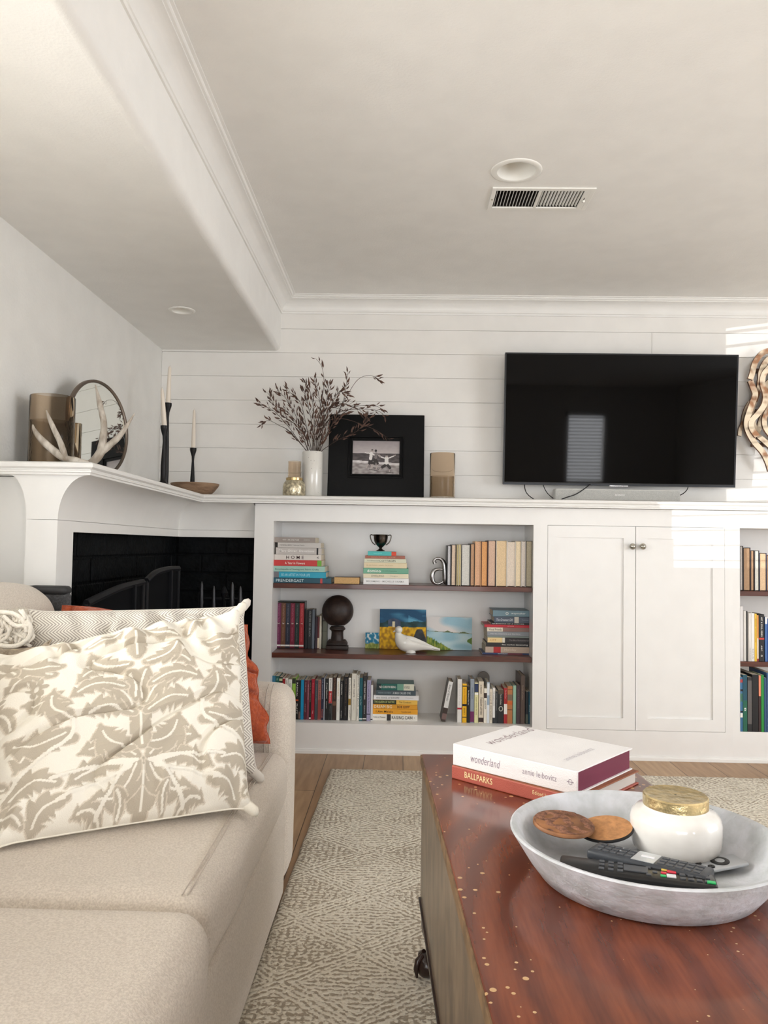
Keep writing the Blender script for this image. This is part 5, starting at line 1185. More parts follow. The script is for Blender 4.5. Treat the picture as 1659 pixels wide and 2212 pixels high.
def rf(u, v):
    x = lerp(rx0+.004-.026*(1-v)*3.1+edge(v*10), RX1, u); y = lerp(RY0, ry1+edge(u*10+5), v)
    ed = min(u*(RX1-rx0), (1-u)*(RX1-rx0), v*(ry1-RY0), (1-v)*(ry1-RY0)); return (x, y, .0015+(rugz(x, y)-.0015)*min(1, math.sqrt(ed/.012)) if ed < .012 else rugz(x, y))
ug = [0, .001, .002, .004]+[.004+.992*i/70 for i in range(1, 70)]+[.996, .998, .999, 1]; vg = [0, .001, .002, .003]+[.003+.994*i/90 for i in range(1, 90)]+[.997, .998, .999, 1]
mb.grid(len(ug)-1, len(vg)-1, lambda u, v: rf(ug[round(u*(len(ug)-1))], vg[round(v*(len(vg)-1))]))
mb.box((rx0+.012, RY0+.006, .0005), (RX1-.006, ry1-.008, .008))
o = part('area_rug', mb, rg, smooth=True); tag(o, 'cream and taupe distressed diamond area rug under the wooden coffee table', 'rug')

# ================================================================ SOFA
def fabric(name, c, c2, sc1=260, bump=.35):
    m = M(name, c, .92, var=.1, c2=c2, scale=sc1, bump=bump, bscale=420, sheen=.25, detail=2); return m
sofa_m = fabric('greige_upholstery', (216, 206, 193), (196, 185, 172))
SX0, SX1 = -1.30, -.324
sf = thing('sofa', 'greige upholstered sofa along the left wall with two loose seat cushions', 'sofa', (-.8, 1.1, 0))
part('base', MB().soft((SX0+.02, -.55, .028), (SX1-.004, 2.355, .30), .022, n=14), sofa_m, sf, smooth=True)
YA0, YA1, ZA = 2.362, 2.56, .618
part('arm', MB().soft((-.965, YA0, .03), (SX1-.005, YA1, ZA), .055, n=24, puffs=(.004, .006, .012)), sofa_m, sf, smooth=True)
mb = MB()
for dx in (.0, .012):
    xx = SX1-.062-dx*1.2; P = [(xx, YA0-.0015, .10), (xx, YA0-.0045, .3), (xx, YA0-.003, ZA-.055), (xx, YA0+.018, ZA-.008), (xx, YA0+.06, ZA+.012)]
    mb.tube(smoothpoly(P, 4), .0016, 6)
part('arm_seam', mb, M('seam_thread', (188, 178, 166), .9), sf)
YS0 = 1.352
c1 = part('seat_cushion', MB().soft((SX0+.2, YS0, .285), (SX1, YA0+.003, .448), .05, n=30, puffs=(.006, 0, .016), jit=.006), sofa_m, sf, smooth=True)
c2_ = part('seat_cushion', MB().soft((SX0+.2, .42, .285), (SX1+.016, YS0-.004, .452), .055, n=30, puffs=(.008, .0, .020), jit=.006), sofa_m, sf, smooth=True)
mb = MB()
for dx in (0, .010): mb.tube(smoothpoly([(SX1-.040-dx, YS0+.03, .4475), (SX1-.038-dx, YS0+.2, .4525), (SX1-.040-dx, YS0+.5, .4545), (SX1-.040-dx, YA0-.06, .4505)], 6), .0014, 6)
part('seam', mb, M('seam_thread', (188, 178, 166), .9), c1)
part('backrest', MB().soft((SX0-.02, -.5, .2), (SX0+.18, 2.355, .84), .06, n=16), sofa_m, sf, smooth=True)
for (y0, y1) in ((.25, 1.30), (1.32, 2.345)):
    part('back_cushion', MB().soft((SX0+.0, y0, .44), (SX0+.30, y1, .945), .13, n=24, puffs=(.03, 0, .0), jit=.02), sofa_m, sf, smooth=True)
for y in (-.45, 2.30):
    for x in (SX0+.06, SX1-.07): part('foot', MB().box((x-.03, y-.03, .0135 if x > rx0+.03 else .0005), (x+.03, y+.03, .05), .004), M('dark_foot', (40, 32, 28), .5), sf)

# ---- pillows
def pillow_surface(P00, P10, P11, P01, T, nu, nv, ear=.03, pinch=.05, wr=.004, seed=0., ruffle=0.):
    """corner points (bottom-left, bottom-right, top-right, top-left); front towards the camera"""
    P00, P10, P11, P01 = map(Vector, (P00, P10, P11, P01)); nr = (P10-P00).cross(P01-P00).normalized()
    if nr.y > 0: nr = -nr
    C = (P00+P10+P11+P01)/4
    def f(u, v, s):
        p = P00.lerp(P10, u).lerp(P01.lerp(P11, u), v)
        a, b_ = 2*u-1, 2*v-1
        k = pinch*((1-a*a)*abs(b_)**3+(1-b_*b_)*abs(a)**3)      # edges pulled in between the corners
        p = p+(C-p)*k
        if ruffle: p = p+(p-C).normalized()*ruffle*(max(abs(a), abs(b_))**8)*(math.sin(v*17+seed)+.6*math.sin(u*13+v*31)-.6)
        e_ = max(0, abs(a*b_)-.84)/.16; p = p+(p-C).normalized()*(ear-.008)*e_*e_
        th = (max(0, 1-abs(a)**4)**.55)*(max(0, 1-abs(b_)**4)**.55)+.26*min(1, e_*2.2)*(1-abs(a)**24)*(1-abs(b_)**24)
        w_ = mnoise.noise(Vector((u*5+seed, v*5, seed)))*wr*2+mnoise.noise(Vector((u*13+seed, v*6, seed+3)))*wr*(1+1.5*abs(b_)**3)
        rp = wr*(2.6 if b_ > 0 else 1.2)*math.sin(u*52+5*mnoise.noise(Vector((u*5, v*2, seed))))*max(0, abs(b_)-.45)*(1-abs(b_)**6)*1.6
        sw = abs(mnoise.noise(Vector((u*2.6+seed, v*4.2, 7+seed)))); rp -= wr*2.2*max(0, 1-sw*9)
        return p+nr*(s*(T*.5*th+(w_+rp)*min(1, th*2.5)))
    return f, nr
def leaf_pattern(nu, nv):
    """damask of serrated leaves, mirrored about the middle; returns 0 white, 1 leaf, 2 seam"""
    U, V = np.meshgrid(np.linspace(0, 1, nu+1), np.linspace(0, 1, nv+1)); X = np.abs(U-.53)*1.95; Yv = V*1.94+.07
    # leaves: start, end, bend, width, teeth
    Ls = [((.0, .10), (.0, .46), 0, .13, 3), ((.05, .44), (.42, .20), -.10, .085, 4), ((.06, .48), (.56, .34), .08, .075, 5), ((.05, .50), (.46, .62), .10, .09, 5), ((.04, .62), (.30, .86), -.08, .10, 4),
          ((.0, .60), (.0, .98), 0, .09, 3), ((.05, .92), (.44, .98), .08, .085, 5), ((.05, 1.02), (.36, 1.22), .08, .075, 4), ((.03, 1.08), (.08, 1.38), .03, .07, 3), ((.10, 1.20), (.52, 1.16), .08, .07, 5),
          ((.08, 1.40), (.46, 1.30), .10, .065, 5), ((.06, 1.42), (.34, 1.66), -.08, .07, 4), ((.0, 1.50), (.0, 1.84), 0, .09, 3), ((.36, 1.74), (.08, 1.88), .05, .05, 3),
          ((.50, .78), (.90, .58), .12, .10, 5), ((.54, .84), (.96, .92), -.10, .10, 5), ((.60, .96), (.84, 1.22), .10, .09, 4), ((.50, .98), (.62, 1.30), -.08, .075, 4), ((.92, 1.04), (1.12, 1.34), .05, .06, 3),
          ((.62, .40), (.98, .30), .09, .09, 5), ((.56, .26), (.80, .06), .07, .085, 4), ((.86, .14), (1.10, .22), .06, .06, 4), ((.30, .06), (.52, .12), .06, .055, 4), ((.62, 1.46), (.96, 1.40), .09, .08, 5), ((.56, 1.56), (.86, 1.78), -.09, .085, 4),
          ((.44, 1.72), (.62, 1.92), .05, .06, 3), ((.88, 1.60), (1.10, 1.82), .06, .07, 4), ((.96, .50), (1.14, .78), -.06, .06, 3), ((.18, .08), (.22, .30), .04, .04, 2)]
    out = np.zeros(U.shape); hgt = np.zeros(U.shape)
    Xs = X*1.0
    for (a, b_, bend, w_, teeth) in Ls:
        a = np.array(a); b_ = np.array(b_); d = b_-a; Ln = np.hypot(*d); nn = np.array([-d[1], d[0]])/Ln
        best = np.full(U.shape, 9.); bt = np.zeros(U.shape)
        bx0, bx1 = min(a[0], b_[0])-w_-abs(bend), max(a[0], b_[0])+w_+abs(bend); by0, by1 = min(a[1], b_[1])-w_-abs(bend), max(a[1], b_[1])+w_+abs(bend)
        m_ = (Xs > bx0) & (Xs < bx1) & (Yv > by0) & (Yv < by1)
        if not m_.any(): continue
        xs, ys = Xs[m_], Yv[m_]; bb = np.full(xs.shape, 9.); tt = np.zeros(xs.shape); sg = np.zeros(xs.shape)
        for t in np.linspace(0, 1, 40):
            c = a+d*t+nn*bend*math.sin(PI*t); dd = np.hypot(xs-c[0], ys-c[1]); k = dd < bb; bb[k] = dd[k]; tt[k] = t; sg[k] = ((xs[k]-c[0])*nn[0]+(ys[k]-c[1])*nn[1])
        saw = 1-.42*((tt*teeth) % 1.0); wid = 1.6*w_*np.sin(PI*np.clip(tt*.92+.06, 0, 1))**.65*saw
        r_ = np.full(xs.shape, 0.)
        r_[bb < wid] = 1; r_[(bb < wid) & (bb > wid-.012)] = 2; vein = (bb < .0095) & (tt < .85) & (tt > .02); r_[vein] = 0
        h_ = np.where(bb < wid, np.clip((wid-bb)/.03, 0, 1), 0); h_[vein] = 1.4
        o_ = out[m_]; hh = hgt[m_]; up_ = r_ > 0; o_[up_] = r_[up_]; o_[vein & (bb < wid)] = 0; hh = np.maximum(hh, h_); out[m_] = o_; hgt[m_] = hh
    # curving stems and small flowers
    for pts in ([(.50, .98), (.52, .80), (.80, .60), (1.0, .38)], [(.30, .50), (.10, .42), (.40, .34), (.62, .26)], [(.06, .46), (.16, .40), (.34, .10)], [(.05, .46), (.30, .50), (.66, .44)]):
        P = smoothpoly([Vector((x, y, 0)) for x, y in pts], 14)
        for p in P: k = np.hypot(Xs-p.x, Yv-p.y) < .017; out[k] = 0; hgt[k] = 1.3
    for cx, cy in ((.74, 1.36), (1.04, 1.36)):
        th = np.arctan2(Yv-cy, Xs-cx); rd = np.hypot(Xs-cx, Yv-cy); k = (rd < .085*(.45+.55*np.abs(np.cos(3*th)))) & (rd > .018); out[k] = 1; hgt[k] = .8
    return out, hgt
def pillow(name, label, pts, T, m, nu=60, nv=60, ear=.03, pinch=.05, wr=.004, seed=0., group=None, pattern=None, ruffle=0., tufts=False):
    f, nr = pillow_surface(*pts, T, nu, nv, ear, pinch, wr, seed, ruffle)
    c = (Vector(pts[0])+Vector(pts[1]))/2
    o = thing(name, label, 'pillow', c, group=group)
    if pattern:
        out, hg = pattern; wh, bg_, sm = lin((234, 229, 217)), lin((184, 174, 157)), lin((212, 202, 186))
        fr = MB().grid(nu, nv, lambda u, v: f(u, v, 1)+nr*(.0026*hg[round(v*nv), round(u*nu)]*min(1, 12*min(u, 1-u, v, 1-v))),
                       colf=lambda u, v: (wh, bg_, sm)[int(out[round(v*nv), round(u*nu)])])
        part('embroidered_front', fr, vcmat('embroidered_linen', .85, .25, 500), o, smooth=True)
        part('back_cover', MB().grid(40, 40, lambda u, v: f(u, v, -1)-nr*.0002, flip=True), M('cream_linen', (232, 226, 212), .85, bump=.2), o, smooth=True)
    else:
        part('front_cover', MB().grid(nu, nv, lambda u, v: f(u, v, 1)), m, o, smooth=True); part('back_cover', MB().grid(nu, nv, lambda u, v: f(u, v, -1), flip=True), m, o, smooth=True)
    cm_ = M('cream_linen', (232, 226, 212), .85, bump=.2) if pattern else m
    if tufts:
        for a_, b_ in ((1, 1), (1, 0)):
            q0 = f(a_, b_, 0); dd = (q0-f(.5, .5, 0)).normalized(); wob = Vector((0, 0, .006 if b_ else -.003))
            part('corner_tuft', MB().tube([q0-dd*.05, q0-dd*.028, q0-dd*.008, q0+dd*.004+wob*.6, q0+dd*.013+wob], [.012, .014, .013, .0125, .005], 12, flatx=.8), cm_, o, smooth=True)
    P = [f(t, 0, 0) for t in np.linspace(0, 1, 30)]+[f(1, t, 0) for t in np.linspace(0, 1, 30)][1:]+[f(1-t, 1, 0) for t in np.linspace(0, 1, 30)][1:]+[f(0, 1-t, 0) for t in np.linspace(0, 1, 30)][1:]
    part('edge_seam', MB().tube(P, .0022, 6), (M('cream_linen', (232, 226, 212), .85, bump=.2) if pattern else m), o, smooth=True)
    return o
ZSEAT = .466
# rust pillow
rust = M('rust_gauze', (176, 80, 40), .9, var=.15, scale=90, c2=(150, 62, 30), bump=.5, bscale=120, sheen=.3)
pillow('throw_pillow', 'rust orange crinkled pillow behind the herringbone one, beside the sofa arm', [atz(150, 1640, ZSEAT) if 0 else (-1.0, 2.12, ZSEAT+.02), atz(588, 1608, ZSEAT+.005), aty(532, 1352, 2.33), aty(136, 1309, 2.27)], .10, rust, nu=120, nv=120, ear=.01, pinch=.0, wr=.010, ruffle=.008, seed=4.)
# herringbone pillow
hb = bpy.data.materials.new('herringbone_weave'); hb.use_nodes = True; N = hb.node_tree.nodes; L = hb.node_tree.links; b = N['Principled BSDF']; b.inputs['Roughness'].default_value = .9
uvn = N.new('ShaderNodeTexCoord'); sx = N.new('ShaderNodeSeparateXYZ'); L.new(uvn.outputs['UV'], sx.inputs[0])
zig = mth('PINGPONG', sx.outputs[1], .05); ln = mth('SINE', mth('MULTIPLY', mth('ADD', sx.outputs[0], mth('MULTIPLY', zig, .9)), 2*PI*62))
cr = N.new('ShaderNodeValToRGB'); e = cr.color_ramp.elements; e[0].position = .30; e[0].color = (*lin((232, 227, 218)), 1); e[1].position = .92; e[1].color = (*lin((158, 150, 142)), 1)
mr_ = N.new('ShaderNodeMapRange'); mr_.inputs[1].default_value = -1; L.new(ln, mr_.inputs[0]); L.new(mr_.outputs[0], cr.inputs[0]); L.new(cr.outputs[0], b.inputs['Base Color'])
pillow('throw_pillow', 'white and grey herringbone pillow between the embroidered and rust pillows', [(-.90, 1.90, ZSEAT+.01), atz(552, 1672, ZSEAT+.004), aty(524, 1312, 2.16), aty(70, 1322, 2.03)], .12, hb, nu=100, nv=100, ear=.02, pinch=.012, wr=.006, seed=9., tufts=True)
# embroidered pillow
NU, NV = 300, 300
pat = leaf_pattern(NU, NV)
pillow('throw_pillow', 'large cream pillow embroidered with beige leaves, frontmost on the sofa', [atz(-16, 1828, ZSEAT+.006), atz(536, 1742, ZSEAT+.004), aty(514, 1322, 2.0), aty(-20, 1425, 1.78)], .17, None, nu=NU, nv=NV, ear=.022, pinch=.012, wr=.0068, seed=2., pattern=pat, tufts=True)
# folded throw with knotted fringe and a plain pillow behind the embroidered one
pillow('throw_pillow', 'plain beige linen pillow peeking out behind the embroidered pillow corner', [(-1.05, 1.76, ZSEAT+.05), (-.86, 1.86, ZSEAT+.05), aty(100, 1395, 1.97), aty(-60, 1400, 1.86)], .10, M('beige_linen', (214, 200, 180), .9, var=.08, scale=80, bump=.3, bscale=200), nu=40, nv=40, wr=.008, seed=12.)
th = thing('throw_blanket', 'cream fringed throw folded over the sofa back cushions', 'blanket', (-1.05, 1.95, .8))
cream = M('cream_knit', (228, 220, 206), .9, var=.1, scale=200, bump=.7, bscale=260)
a = aty(-40, 1400, 1.96); b_ = aty(76, 1322, 2.02)
part('folded_cloth', MB().soft((a.x, 1.90, .78), (b_.x, 2.10, aty(20, 1318, 1.95).z), .05, n=16, jit=.02), cream, th, smooth=True)
random.seed(5); mb = MB()
for i in range(26):
    x0 = random.uniform(-30, 64); y0 = random.uniform(1316, 1340)
    pts = [(x0, y0), (x0+random.uniform(-6, 14), y0+14), (x0+random.uniform(-12, 16), y0+28), (x0+random.uniform(-16, 14), y0+44), (x0+random.uniform(-18, 10), min(1398, y0+58))]
    mb.tube(smoothpoly([aty(x, y, 1.875+random.uniform(-.01, .008)) for x, y in pts], 5), .0042, 8)
for pts in ([(-10, 1392), (30, 1396), (60, 1380), (66, 1356), (58, 1340)], [(8, 1330), (30, 1350), (52, 1352), (66, 1350)], [(-6, 1322), (30, 1326), (52, 1344), (58, 1366)]):
    mb.tube(smoothpoly([aty(x, y, 1.862) for x, y in pts], 6), .0058, 8)
part('fringe', mb, M('cream_cord', (234, 228, 216), .85, bump=.4, bscale=300), th, smooth=True)

# charcoal box beyond the sofa
a = aty(54, 1265, 2.37); b_ = aty(160, 1262, 2.415)
bx2 = thing('side_box', 'charcoal rounded box with a dark lid between sofa back and fireplace', 'box', ((a.x+b_.x)/2, 2.39, 0))
ch = M('charcoal_fabric', (72, 72, 74), .8, var=.2, scale=160, bump=.4, bscale=300)
part('body', MB().soft((a.x+.008, 2.372, .01), (b_.x, 2.415, a.z-.016), .02, n=12), ch, bx2, smooth=True)
part('lid', MB().soft((a.x, 2.368, a.z-.028), (b_.x-.004, 2.418, a.z), .013, n=12), M('dark_lid', (44, 44, 46), .5), bx2, smooth=True)

# ================================================================ COFFEE TABLE
ZT = .54
TA = atz(908.5, 1628.5, ZT); TB = atz(1060, 2212, ZT); dv_ = (TA-TB).normalized(); pv = Vector((dv_.y, -dv_.x, 0))
TR_ = atz(1399, 1687, ZT); TWd = (TR_-TA).dot(pv); TL = 1.32
F = frame(Vector((TA.x, TA.y, 0))-dv_*TL, pv, dv_)       # x across, y along, z up; far corner at (0, TL)
tb = thing('coffee_table', 'reddish wooden chest coffee table with worn glossy top on the rug', 'coffee table', F @ Vector((TWd/2, TL/2, 0)))
wt = bpy.data.materials.new('mahogany_top'); wt.use_nodes = True; N = wt.node_tree.nodes; L = wt.node_tree.links; b = N['Principled BSDF']
b.inputs['Roughness'].default_value = .17; b.inputs['Coat Weight'].default_value = .2; b.inputs['Coat Roughness'].default_value = .1
tc = N.new('ShaderNodeTexCoord'); mp = N.new('ShaderNodeMapping'); q = F @ Vector((.23, TL-.98, 0)); q -= Vector(tb.location)
mp.inputs['Location'].default_value = (-q.x*3.4, -q.y*1.35, 0); mp.inputs['Scale'].default_value = (3.4, 1.35, 1)
wv = N.new('ShaderNodeTexWave'); wv.wave_type = 'RINGS'; wv.rings_direction = 'Z'; wv.inputs['Scale'].default_value = 1.7; wv.inputs['Distortion'].default_value = 7; wv.inputs['Detail'].default_value = 5; wv.inputs['Detail Scale'].default_value = .8
L.new(tc.outputs['Object'], mp.inputs[0]); L.new(mp.outputs[0], wv.inputs[0])
cr = N.new('ShaderNodeValToRGB'); e = cr.color_ramp.elements; e[0].color = (*lin((100, 48, 30)), 1); e[1].color = (*lin((124, 62, 35)), 1); e[0].position = .1; e[1].position = .9
L.new(wv.outputs['Fac'], cr.inputs[0])
ns = N.new('ShaderNodeTexNoise'); ns.inputs['Scale'].default_value = 7; mp3 = N.new('ShaderNodeMapping'); mp3.inputs['Scale'].default_value = (26, 2.2, 1); L.new(tc.outputs['Object'], mp3.inputs[0]); L.new(mp3.outputs[0], ns.inputs['Vector'])
mx = N.new('ShaderNodeMix'); mx.data_type = 'RGBA'; mx.blend_type = 'MULTIPLY'; mx.inputs[0].default_value = .42; cr2 = N.new('ShaderNodeValToRGB'); cr2.color_ramp.elements[0].color = (.62, .55, .52, 1); cr2.color_ramp.elements[0].position = .35; cr2.color_ramp.elements[1].position = .62
L.new(ns.outputs['Fac'], cr2.inputs[0]); L.new(cr.outputs[0], mx.inputs[6]); L.new(cr2.outputs[0], mx.inputs[7])
vo = N.new('ShaderNodeTexVoronoi'); vo.inputs['Scale'].default_value = 48; vo.inputs['Randomness'].default_value = 1; L.new(tc.outputs['Object'], vo.inputs['Vector'])
n5 = N.new('ShaderNodeTexNoise'); n5.inputs['Scale'].default_value = 5; L.new(tc.outputs['Object'], n5.inputs['Vector'])
thr = mth('MULTIPLY', mth('MAXIMUM', mth('SUBTRACT', n5.outputs['Fac'], .37), 0.0), .80); spk = mth('LESS_THAN', vo.outputs['Distance'], thr)
mx2 = N.new('ShaderNodeMix'); mx2.data_type = 'RGBA'; mx2.inputs[7].default_value = (*lin((196, 158, 112)), 1); L.new(spk, mx2.inputs[0]); L.new(mx.outputs[2], mx2.inputs[6]); L.new(mx2.outputs[2], b.inputs['Base Color'])
side_m = M('side_wood_painted_sheen', (120, 98, 76), .42, var=.2, scale=9, c2=(84, 66, 50), stretch=(2, 2.4, 1.2), coat=.3)  # paler grey-brown puts the daylight sheen on the sides into the colour
part('tabletop', MB(F).box((.002, 0, ZT-.022), (TWd, TL, ZT), .003), wt, tb, smooth=None)
part('edge_band', MB(F).box((-.0005, 0, ZT-.0235), (.0035, TL, ZT-.0015), .001).box((TWd-.002, 0, ZT-.0235), (TWd+.0015, TL, ZT-.0015), .001), M('worn_gold_edge', (118, 92, 64), .5, var=.2, scale=30), tb)
zb = .185
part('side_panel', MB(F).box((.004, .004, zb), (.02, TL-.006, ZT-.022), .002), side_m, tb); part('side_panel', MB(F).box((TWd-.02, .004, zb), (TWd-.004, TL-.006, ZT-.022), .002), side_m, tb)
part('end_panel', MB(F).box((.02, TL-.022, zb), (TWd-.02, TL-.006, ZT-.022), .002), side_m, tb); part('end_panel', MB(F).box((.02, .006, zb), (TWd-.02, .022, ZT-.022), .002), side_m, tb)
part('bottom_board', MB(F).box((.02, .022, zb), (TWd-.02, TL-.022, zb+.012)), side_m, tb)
drk = M('dark_mahogany', (44, 26, 20), .3, var=.2, coat=.3)
part('apron', MB(F).box((-.001, .002, zb-.004), (.010, TL-.004, zb+.002), .001).box((TWd-.010, .002, zb-.004), (TWd+.001, TL-.004, zb+.002), .001).box((.006, TL-.03, zb-.05), (TWd-.006, TL-.012, zb-.003), .002).box((.012, .03, zb-.045), (.022, TL-.03, zb-.003), .002), drk, tb)
for fx, sgx in ((.028, -1), (TWd-.028, 1)):
    for fy in (TL-.05, .05):
        q = F @ Vector((fx, fy, 0)); P = [(0, 0, zb-.004), (sgx*.006, 0, zb-.05), (sgx*.0, 0, zb-.09), (-sgx*.002, 0, .075), (sgx*.006, 0, .055)]
        lg = part('leg', MB(F @ Matrix.Translation((fx, fy, 0))).tube(smoothpoly(P, 4), [v.x for v in smoothpoly([(.022, 0, 0), (.018, 0, 0), (.012, 0, 0), (.011, 0, 0), (.018, 0, 0)], 4)], 12), drk, tb, smooth=60)
        mbq = MB(F @ Matrix.Translation((fx+sgx*.010, fy, .0145))); R_b = .026
        mbq.lathe([(R_b*math.cos(a_)*1.0, R_b*1.1+R_b*1.1*math.sin(a_)) for a_ in [lerp(-PI/2+.02, PI/2-.02, i/12) for i in range(13)]], n=18)
        for k in range(4):
            a_ = k*PI/2+.5; mbq.tube([(math.cos(a_)*.012, math.sin(a_)*.012, .056), (math.cos(a_)*.026, math.sin(a_)*.026, .046), (math.cos(a_)*.031, math.sin(a_)*.031, .026), (math.cos(a_)*.027, math.sin(a_)*.027, .006)], [.006, .007, .006, .003], 8)
        part('claw_foot', mbq, drk, lg, smooth=60)

# ---- books on the table
def table_book(label, A, B, D, zt0, zt1, cov, page, hard=True):
    """A left spine corner, B right spine corner, D far corner from A; spine between A and B"""
    pass
zt0 = ZT+.0003
Ht = ZT+.078; zmid = ZT+.030
A = atz(979, 1605.5, Ht); B = atz(1250, 1663.5, Ht); E_ = atz(1110, 1563.5, Ht); Cc = atz(1362, 1615, Ht)
xv = ((B-A)+(Cc-E_))/2; Lw = xv.length; yv = ((E_-A)+(Cc-B))/2; Wk = yv.length
F1 = frame(Vector((A.x, A.y, zmid)), xv, yv); hW = Ht-zmid
white_c = M('white_cloth_cover', (238, 236, 236), .6, var=.02, bump=.2, bscale=400)
wl = thing('book', 'large white coffee-table book lettered wonderland on top of the reddish book', 'book', (A+Cc)/2-Vector((0, 0, hW)))
part('cover', MB(F1).box((0, 0, 0), (Lw, Wk, .003), .001).box((0, 0, hW-.003), (Lw, Wk, hW), .0012).box((0, -.001, 0), (Lw, .004, hW), .002), white_c, wl)
part('pages', MB(F1).box((.004, .003, .003), (Lw-.005, Wk-.005, hW-.003)), M('plum_page_edges', (112, 34, 62), .6, var=.05), wl)
mb = MB(); g1 = M('grey_violet_print', (150, 136, 148), .5); g2 = M('plum_print', (128, 92, 104), .5); g3 = M('pale_grey_print', (196, 190, 198), .4)
Fs = lambda u, v: frame((F1 @ Vector((Lw*u, -.0013, hW*v))), xv, (0, 0, 1))
text_geo(mb, 'wonderland', Fs(.285, .52), Lw*.25, hW*.36, g1, shear=.25, bold=-.004)
text_geo(mb, 'annie leibovitz', Fs(.72, .50), Lw*.26, hW*.26, g1, bold=-.006)
text_geo(mb, 'O', Fs(.95, .50), Lw*.03, hW*.24, g1, bold=-.01); text_geo(mb, '-', Fs(.95, .50), Lw*.05, hW*.03, g1)
tx = lambda u, v: frame(F1 @ Vector((Lw*u, Wk*v, hW+.0002)), yv, -xv)
text_geo(mb, 'wonderland', tx(.17, .60), Wk*.76, Lw*.10, g2, shear=.35, bold=-.016)
text_geo(mb, 'annie leibovitz', tx(.80, .47), Wk*.50, Lw*.055, g3, shear=.2, bold=-.01)
part('lettering', mb, None, wl)
# the reddish book under it
A2 = atz(976, 1652, zmid); zz_ = A2; rr2 = atz(1380, 1664, zmid)
F2 = frame(Vector((A2.x, A2.y, zt0)), xv.normalized()+yv.normalized()*-.02, yv)
q = F2.inverted() @ Vector((rr2.x, rr2.y, zt0)); L2, W2 = q.x, q.y; h2 = zmid-zt0-.0004
bk = M('salmon_brown_cloth', (178, 92, 78), .5, var=.06, bump=.2, bscale=400)
b2 = thing('book', 'salmon red book lettered BALLPARKS beneath the large white book', 'book', (A2+rr2)/2-Vector((0, 0, h2)))
part('cover', MB(F2).box((0, 0, 0), (L2, W2, .003), .001, m=bk).box((0, 0, h2-.003), (L2, W2, h2), .001, m=M('brown_cloth', (150, 88, 56), .5)).box((0, -.0012, 0), (L2, .004, h2), .003, m=bk), None, b2)
part('pages', MB(F2).box((.004, .003, .003), (L2-.006, W2-.006, h2-.003)), MC((206, 200, 192), .9), b2)
mb = MB(); gold = M('gold_print', (240, 222, 170), .4); Fz = lambda u, v: frame(F2 @ Vector((L2*u, -.0016, h2*v)), xv.normalized()+yv.normalized()*-.02, (0, 0, 1))
text_geo(mb, 'BALLPARKS', Fz(.235, .55), L2*.235, h2*.46, gold, bold=.012); text_geo(mb, 'Edited by Eric Enders', Fz(.81, .55), L2*.28, h2*.36, gold)
part('lettering', mb, None, b2)

# ---- bowl
BC = Vector((.4032, 1.2839, 0))
BR, BZ = .2156, .0700
bwl = thing('serving_bowl', 'large shallow grey-white ceramic bowl holding remotes and a candle', 'bowl', (BC.x, BC.y, ZT))
T = Matrix.Translation((BC.x, BC.y, ZT+.0004))
bowl_m = M('mottled_grey_ceramic', (208, 210, 216), .45, var=.10, scale=26, c2=(184, 188, 190), bump=.3, bscale=60)
pr = [(BR*.74, 0), (BR*.79, .003), (BR*.87, BZ*.36), (BR*.975, BZ*.86), (BR, BZ*.985), (BR-.003, BZ+.001), (BR-.009, BZ), (BR-.013, BZ*.94), (BR*.86, BZ*.52), (BR*.78, BZ*.26), (BR*.70, .0115), (BR*.5, .010), (.002, .010)]
part('shell', MB(T).lathe(pr, n=96, capt=False), bowl_m, bwl, smooth=40)
IZ = ZT+.0108
# candle jar
jr = .0745; jc = atz(1460, 1850, IZ); jy = 1.35
jz = aty(1454, 1716, jy).z-IZ
jar = thing('candle_jar', 'pearly white glass candle jar with a gold lid in the bowl', 'candle', (aty(1459, 1780, jy).x, jy, IZ))
T = Matrix.Translation((aty(1459, 1780, jy).x, jy, IZ+.0005))
pearl = M('pearly_white_glass', (236, 234, 230), .12, var=.04, scale=12, c2=(214, 210, 204), coat=.6)
hb_ = jz-.020
part('glass', MB(T).lathe([(jr*.68, 0), (jr*.84, .005), (jr*.94, .014), (jr*.985, .026), (jr, hb_*.55), (jr*.995, hb_*.74), (jr*.95, hb_*.86), (jr*.85, hb_*.95), (jr*.72, hb_), (jr*.70, hb_+.006)], n=56), pearl, jar, smooth=60)
lr = (aty(1522, 1716, jy).x-aty(1386, 1716, jy).x)/2
part('lid', MB(T).lathe([(lr, hb_+.001), (lr, jz-.002), (lr-.002, jz), (lr-.006, jz-.0008), (.002, jz-.0008)], n=56, capt=False), M('hammered_gold', (222, 200, 150), .3, metal=.9, var=.12, scale=50, bump=.35, bscale=60), jar, smooth=40)
# coasters
def disc(name, label, cat, c, r, th_, tilt, m, m2, bumpy=0.):
    o = thing(name, label, cat, c)
    T = Matrix.Translation(c) @ tilt.to_4x4()
    rim = MB(T).lathe([(r*.93, 0), (r, th_*.3), (r, th_*.75), (r*.96, th_)], n=48); part('rim', rim, m2, o, smooth=50)
    g = MB(T).grid(48, 10, lambda u, v: (r*.965*v*math.cos(2*PI*u), r*.965*v*math.sin(2*PI*u), th_+.0003+bumpy*mnoise.noise(Vector((r*v*math.cos(2*PI*u)*60, r*v*math.sin(2*PI*u)*60, 0)))*(1 if v < .95 else 0)), wrapu=True)
    part('face', g, m, o, smooth=True); return o
cork = M('cork', (186, 134, 88), .8, var=.12, scale=90, bump=.3)
barkm = M('rough_bark_slice', (150, 104, 80), .75, var=.3, scale=110, c2=(96, 64, 50), bump=1.0, bscale=70)
rim_m = M('bark_edge', (142, 96, 62), .6, var=.25, scale=26)
z2 = ZT+.046; cz = atz(1309, 1795, z2)
